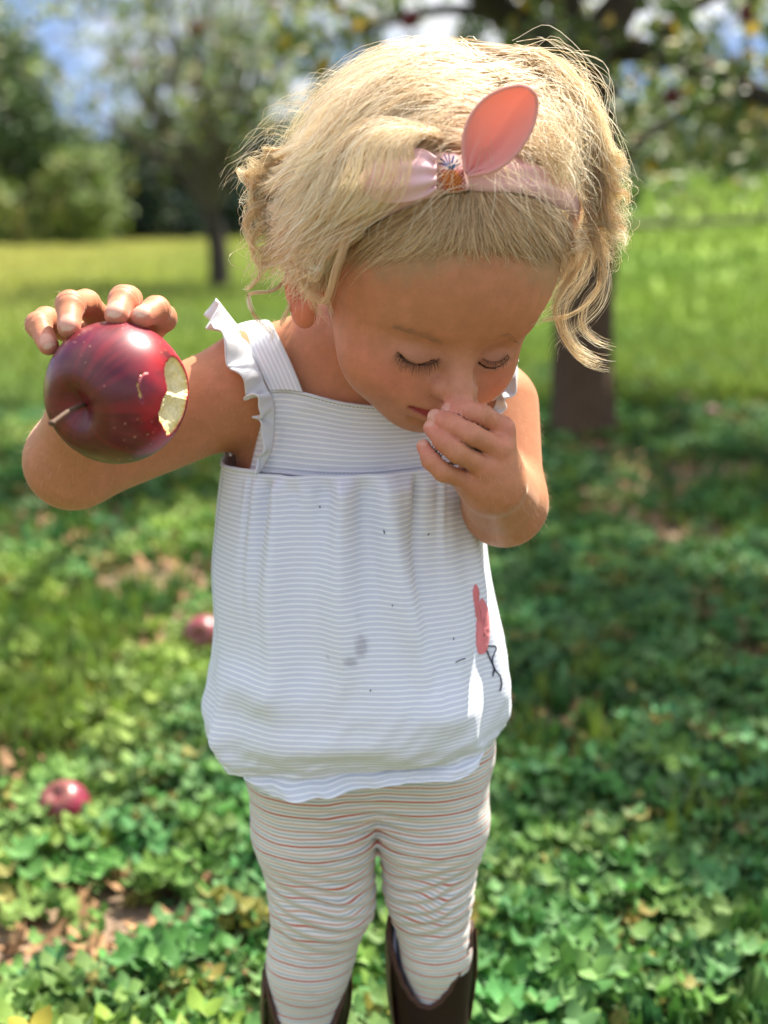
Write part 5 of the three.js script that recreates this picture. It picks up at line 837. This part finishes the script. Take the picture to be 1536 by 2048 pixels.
// the rolled lock over the band beside the knot
for (let k = 0; k < 9; k++) { const o = k * 5; lock([[890 - o, 276 - o * 0.3, 0.014], [850 - o, 268 + gauss() * 4, 0.026], [820 - o * 1.6, 286 + o * 0.4, 0.030], [828 - o * 1.5, 335 + o * 0.3, 0.028], [822 - o * 1.7, 378 + o * 0.3, 0.024], [770 - o * 1.6, 402 + o * 0.4, 0.020], [690 - o, 424 + o * 0.8, 0.018], [610 - o, 470 + o * 1.2, 0.016]], 46, { width: 0.0022, taper: 1.1, frizz: 0.0016, segs: 24, tone: TONES[k % 4] }); }
// thin strands falling across the smaller loop
for (let k = 0; k < 8; k++) { const o = k * 13; lock([[884 - o * 0.7, 272 - o * 0.1, 0.018], [850 - o, 262 + gauss() * 5, 0.034], [818 - o * 1.2, 296, 0.039], [806 - o * 1.25 + gauss() * 8, 346, 0.038], [786 - o * 1.3, 398, 0.030], [716 - o * 0.9, 434 + o * 0.3, 0.020], [640 - o * 0.6, 470 + o * 0.5, 0.016]], 20, { width: 0.0028, taper: 1.1, frizz: 0.0022, segs: 22 }); }
// curls over her right ear
for (const [pts, n, o] of [
  [[[600, 330], [560, 320], [530, 300], [545, 330], [520, 370], [497, 400], [480, 400]], 60, { l0: 0.014, l1: 0.016, width: 0.003 }],
  [[[620, 380], [570, 365], [530, 390], [505, 430], [495, 470], [515, 500], [540, 490]], 70, { l0: 0.014, l1: 0.018, width: 0.003 }],
  [[[600, 420], [560, 420], [525, 450], [505, 490], [520, 530], [550, 520], [545, 490]], 60, { l0: 0.012, l1: 0.016, width: 0.0026 }],
  [[[590, 470], [555, 470], [530, 510], [520, 550], [500, 575], [490, 580]], 50, { l0: 0.01, l1: 0.014, width: 0.0022 }],
  [[[590, 520], [570, 560], [545, 582], [510, 585], [497, 590], [505, 625], [525, 650], [545, 665], [540, 682]], 34, { l0: 0.01, l1: 0.012, width: 0.0012, taper: 0.7 }],
  [[[640, 480], [610, 520], [590, 570], [580, 610], [565, 640], [560, 655]], 50, { l0: 0.012, l1: 0.014, width: 0.002 }],
  [[[570, 300], [548, 300], [528, 310], [535, 345], [555, 360]], 40, { l0: 0.016, l1: 0.02, width: 0.002 }],
  [[[560, 350], [520, 350], [505, 380], [520, 420], [510, 455]], 60, { l0: 0.016, l1: 0.02, width: 0.0028 }],
  [[[540, 400], [500, 420], [490, 450], [505, 470]], 40, { l0: 0.014, l1: 0.018, width: 0.0024 }],
  [[[720, 462], [672, 500], [640, 545], [618, 590], [606, 620]], 150, { l0: 0.012, l1: 0.010, width: 0.0034, taper: 0.9 }],
  [[[700, 470], [672, 520], [655, 570], [662, 620], [672, 650]], 14, { l0: 0.008, l1: 0.006, width: 0.0016 }],
  // beside her left cheek
  [[[1165, 400], [1180, 450], [1165, 520], [1130, 570], [1110, 610], [1125, 670], [1165, 722], [1225, 742]], 70, { l0: 0.010, l1: 0.008, width: 0.0026, taper: 0.9 }],
  [[[1175, 420], [1190, 480], [1180, 540], [1145, 590], [1130, 640], [1150, 690], [1190, 715], [1230, 722]], 50, { l0: 0.012, l1: 0.01, width: 0.003, taper: 1.2 }],
  [[[1190, 430], [1210, 500], [1205, 560], [1170, 610], [1165, 650], [1195, 680], [1228, 690]], 40, { l0: 0.014, l1: 0.014, width: 0.003, taper: 1.2 }],
  [[[1180, 460], [1200, 520], [1190, 590], [1140, 630], [1090, 640], [1062, 655]], 26, { l0: 0.012, l1: 0.01, width: 0.0022 }],
  [[[1195, 480], [1215, 560], [1200, 610], [1160, 650], [1115, 690], [1105, 730]], 22, { l0: 0.012, l1: 0.012, width: 0.003, taper: 1.5 }],
]) lock(pts, n, o);
// loose wisps at her left temple, curling outwards
for (let k = 0; k < 620; k++) { const y0 = 285 + HR() * 220, x0 = 1142 + 34 * Math.sin((y0 - 260) / 260 * 3.1) + gauss() * 14, len = 30 + HR() * 58, dy = gauss() * 30 + 8; lock([[x0, y0, 0.012], [x0 + len * 0.4, y0 - 6 + dy * 0.2, 0.014], [x0 + len * 0.8, y0 + 4 + dy * 0.6, 0.014], [x0 + len * (0.85 + 0.2 * HR()), y0 + 22 + dy, 0.012], [x0 + len * (0.5 + 0.3 * HR()), y0 + 40 + dy, 0.012]], 1, { width: 0.001, segs: 11, frizz: 0.0016, r: 0.00017 }); }
for (let k = 0; k < 420; k++) { const y0 = 310 + HR() * 200, x0 = 565 + gauss() * 22, len = 22 + HR() * 50, dy = gauss() * 30; lock([[x0, y0, 0.014], [x0 - len * 0.5, y0 - 4 + dy * 0.2, 0.015], [x0 - len, y0 + 10 + dy * 0.6, 0.015], [x0 - len * (0.9 + 0.2 * HR()), y0 + 34 + dy, 0.014], [x0 - len * (0.5 + 0.3 * HR()), y0 + 48 + dy, 0.013]], 1, { width: 0.001, segs: 11, frizz: 0.0016, r: 0.00017 }); }
// single flyaway hairs, on the outline and over the head and bow
for (let k = 0; k < 420; k++) {
  const u = HR(), a = lerp(2.95, 0.2, u), x0 = 860 + 300 * Math.cos(a) + gauss() * 15, y0 = 390 - 270 * Math.sin(a) + gauss() * 12, side = x0 < 930 ? -1 : 1, len = 30 + HR() * 80;
  lock([[x0, y0, 0.012], [x0 + side * len * 0.5, y0 - 8 + gauss() * 12, 0.015], [x0 + side * len, y0 + len * 0.25 + gauss() * 22, 0.017], [x0 + side * len * 1.3, y0 + len * 0.7 + gauss() * 25, 0.018]], 1, { width: 0.0012, segs: 12, frizz: 0.0022, r: 0.00013 });
}
for (let k = 0; k < 260; k++) { const x0 = 700 + HR() * 440, y0 = 190 + HR() * 200, a = Math.PI * (x0 < 960 ? 0.78 : 0.25) + gauss() * 0.9, len = 60 + HR() * 120; lock([[x0, y0, 0.016], [x0 + Math.cos(a) * len * 0.4, y0 + Math.sin(a) * len * 0.3, 0.022], [x0 + Math.cos(a) * len * 0.8, y0 + Math.sin(a) * len * 0.8, 0.023], [x0 + Math.cos(a) * len, y0 + Math.sin(a) * len * 1.2, 0.018]], 1, { width: 0.001, segs: 11, frizz: 0.002, r: 0.00014 }); }
const hairMat = new THREE.MeshPhysicalMaterial({ name: 'blonde hair', vertexColors: true, roughness: 0.75, transmission: 0.42, side: THREE.DoubleSide, thickness: 0, specularIntensity: 1.0, sheen: 0.3, sheenColor: new THREE.Color(1, 0.9, 0.7), sheenRoughness: 0.4 });
tag(part('hair', hairS.geometry(), hairMat, child, 'tousled pale blonde hair with loose curls'), null, null, null, null);
// lashes and brows, rooted on the lids
{
  const dark = new THREE.MeshStandardMaterial({ name: 'lashes', vertexColors: true, roughness: 0.6 }), r = rng(31), browMat = new THREE.MeshStandardMaterial({ name: 'brow hair', vertexColors: true, roughness: 0.6 }), H = (x, y) => march(bodyD, x, y).p;
  const lashes = (line, n, len, lean, k) => { const s = new Strands(), c = edge(line); for (let i = 0; i < n; i++) { const t = (i + 0.5 * r()) / n, p = c(t), l = len * (0.5 + 0.7 * r()) * (0.6 + 0.4 * Math.sin(t * 3.14)), root = H(p.x, p.y), dx = lean(t) + (r() - 0.5) * 7, out = 0.0042 * k; const P = [0, 0.35, 0.7, 1].map((q) => C(p.x + dx * q, p.y + l * (q * 0.8 + 0.2 * q * q), -root.z - out * Math.sin(q * 1.6) - 0.0003)); s.add(P.map((v) => toWorld(v).sub(BASE)), 0.00013, 0.00004, [0.085, 0.042, 0.024], [0.09, 0.05, 0.03]); } part('eyelashes', s.geometry(), dark, child); };
  lashes([[796, 703], [806, 716], [824, 726], [845, 729], [864, 725], [878, 716]], 90, 25, (t) => lerp(-12, 6, t), 1);
  lashes([[966, 716], [980, 722], [996, 722], [1008, 716], [1016, 708]], 44, 19, (t) => lerp(-5, 8, t), 1);
  const brow = (line, n, tone) => { const b = new Strands(), c = edge(line); for (let i = 0; i < n; i++) { const t = r(), p = c(t), a = c(Math.min(1, t + 0.12)), w = (r() - 0.5) * 13; b.add([0, 0.5, 1].map((q) => { const x = lerp(p.x, a.x, q), y = lerp(p.y, a.y, q) + w * (1 - 0.4 * q); const m = H(x, y); return toWorld(m.add(V(0, 0, 0.0004))).sub(BASE); }), 0.00010, 0.00004, tone, tone); } part('eyebrow', b.geometry(), browMat, child); };
  brow([[1000, 672], [1015, 672], [1030, 680], [1038, 690]], 26, [0.30, 0.18, 0.09]); brow([[888, 688], [850, 672], [815, 660], [785, 656]], 60, [0.42, 0.25, 0.13]);
}
// fine down on the arms and shoulders, caught by the sun at their edges
{
  const s = new Strands(), r = rng(8), P = bodyGeo.attributes.position, N = bodyGeo.attributes.normal, inv = camera.matrixWorldInverse, q = V();
  for (let k = 0; k < 9000; k++) {
    const i = Math.floor(r() * P.count), p = V(P.getX(i), P.getY(i), P.getZ(i)), c = q.copy(p).add(BASE).applyMatrix4(inv), [px, py] = proj(c); if (c.y > 0.07 && px > 590 || py > 1100 || (px > 560 && px < 900) || Math.hypot(px - 236, py - 690) < 150) continue;
    const n = V(N.getX(i), N.getY(i), N.getZ(i)), d = V(r() - 0.5, -0.9, r() - 0.5).multiplyScalar(0.7).addScaledVector(n, 0.9).normalize(), l = 0.0020 + 0.0022 * r(); s.add([p, p.clone().addScaledVector(d, l * 0.5), p.clone().addScaledVector(d, l).add(V(0, -l * 0.15, 0))], 0.00004, 0.00002, [0.85, 0.66, 0.45]);
  }
  tag(part('arm_down', s.geometry(), hairMat, child), null, null, null, 'stuff');
}
renderer.render(scene, camera);
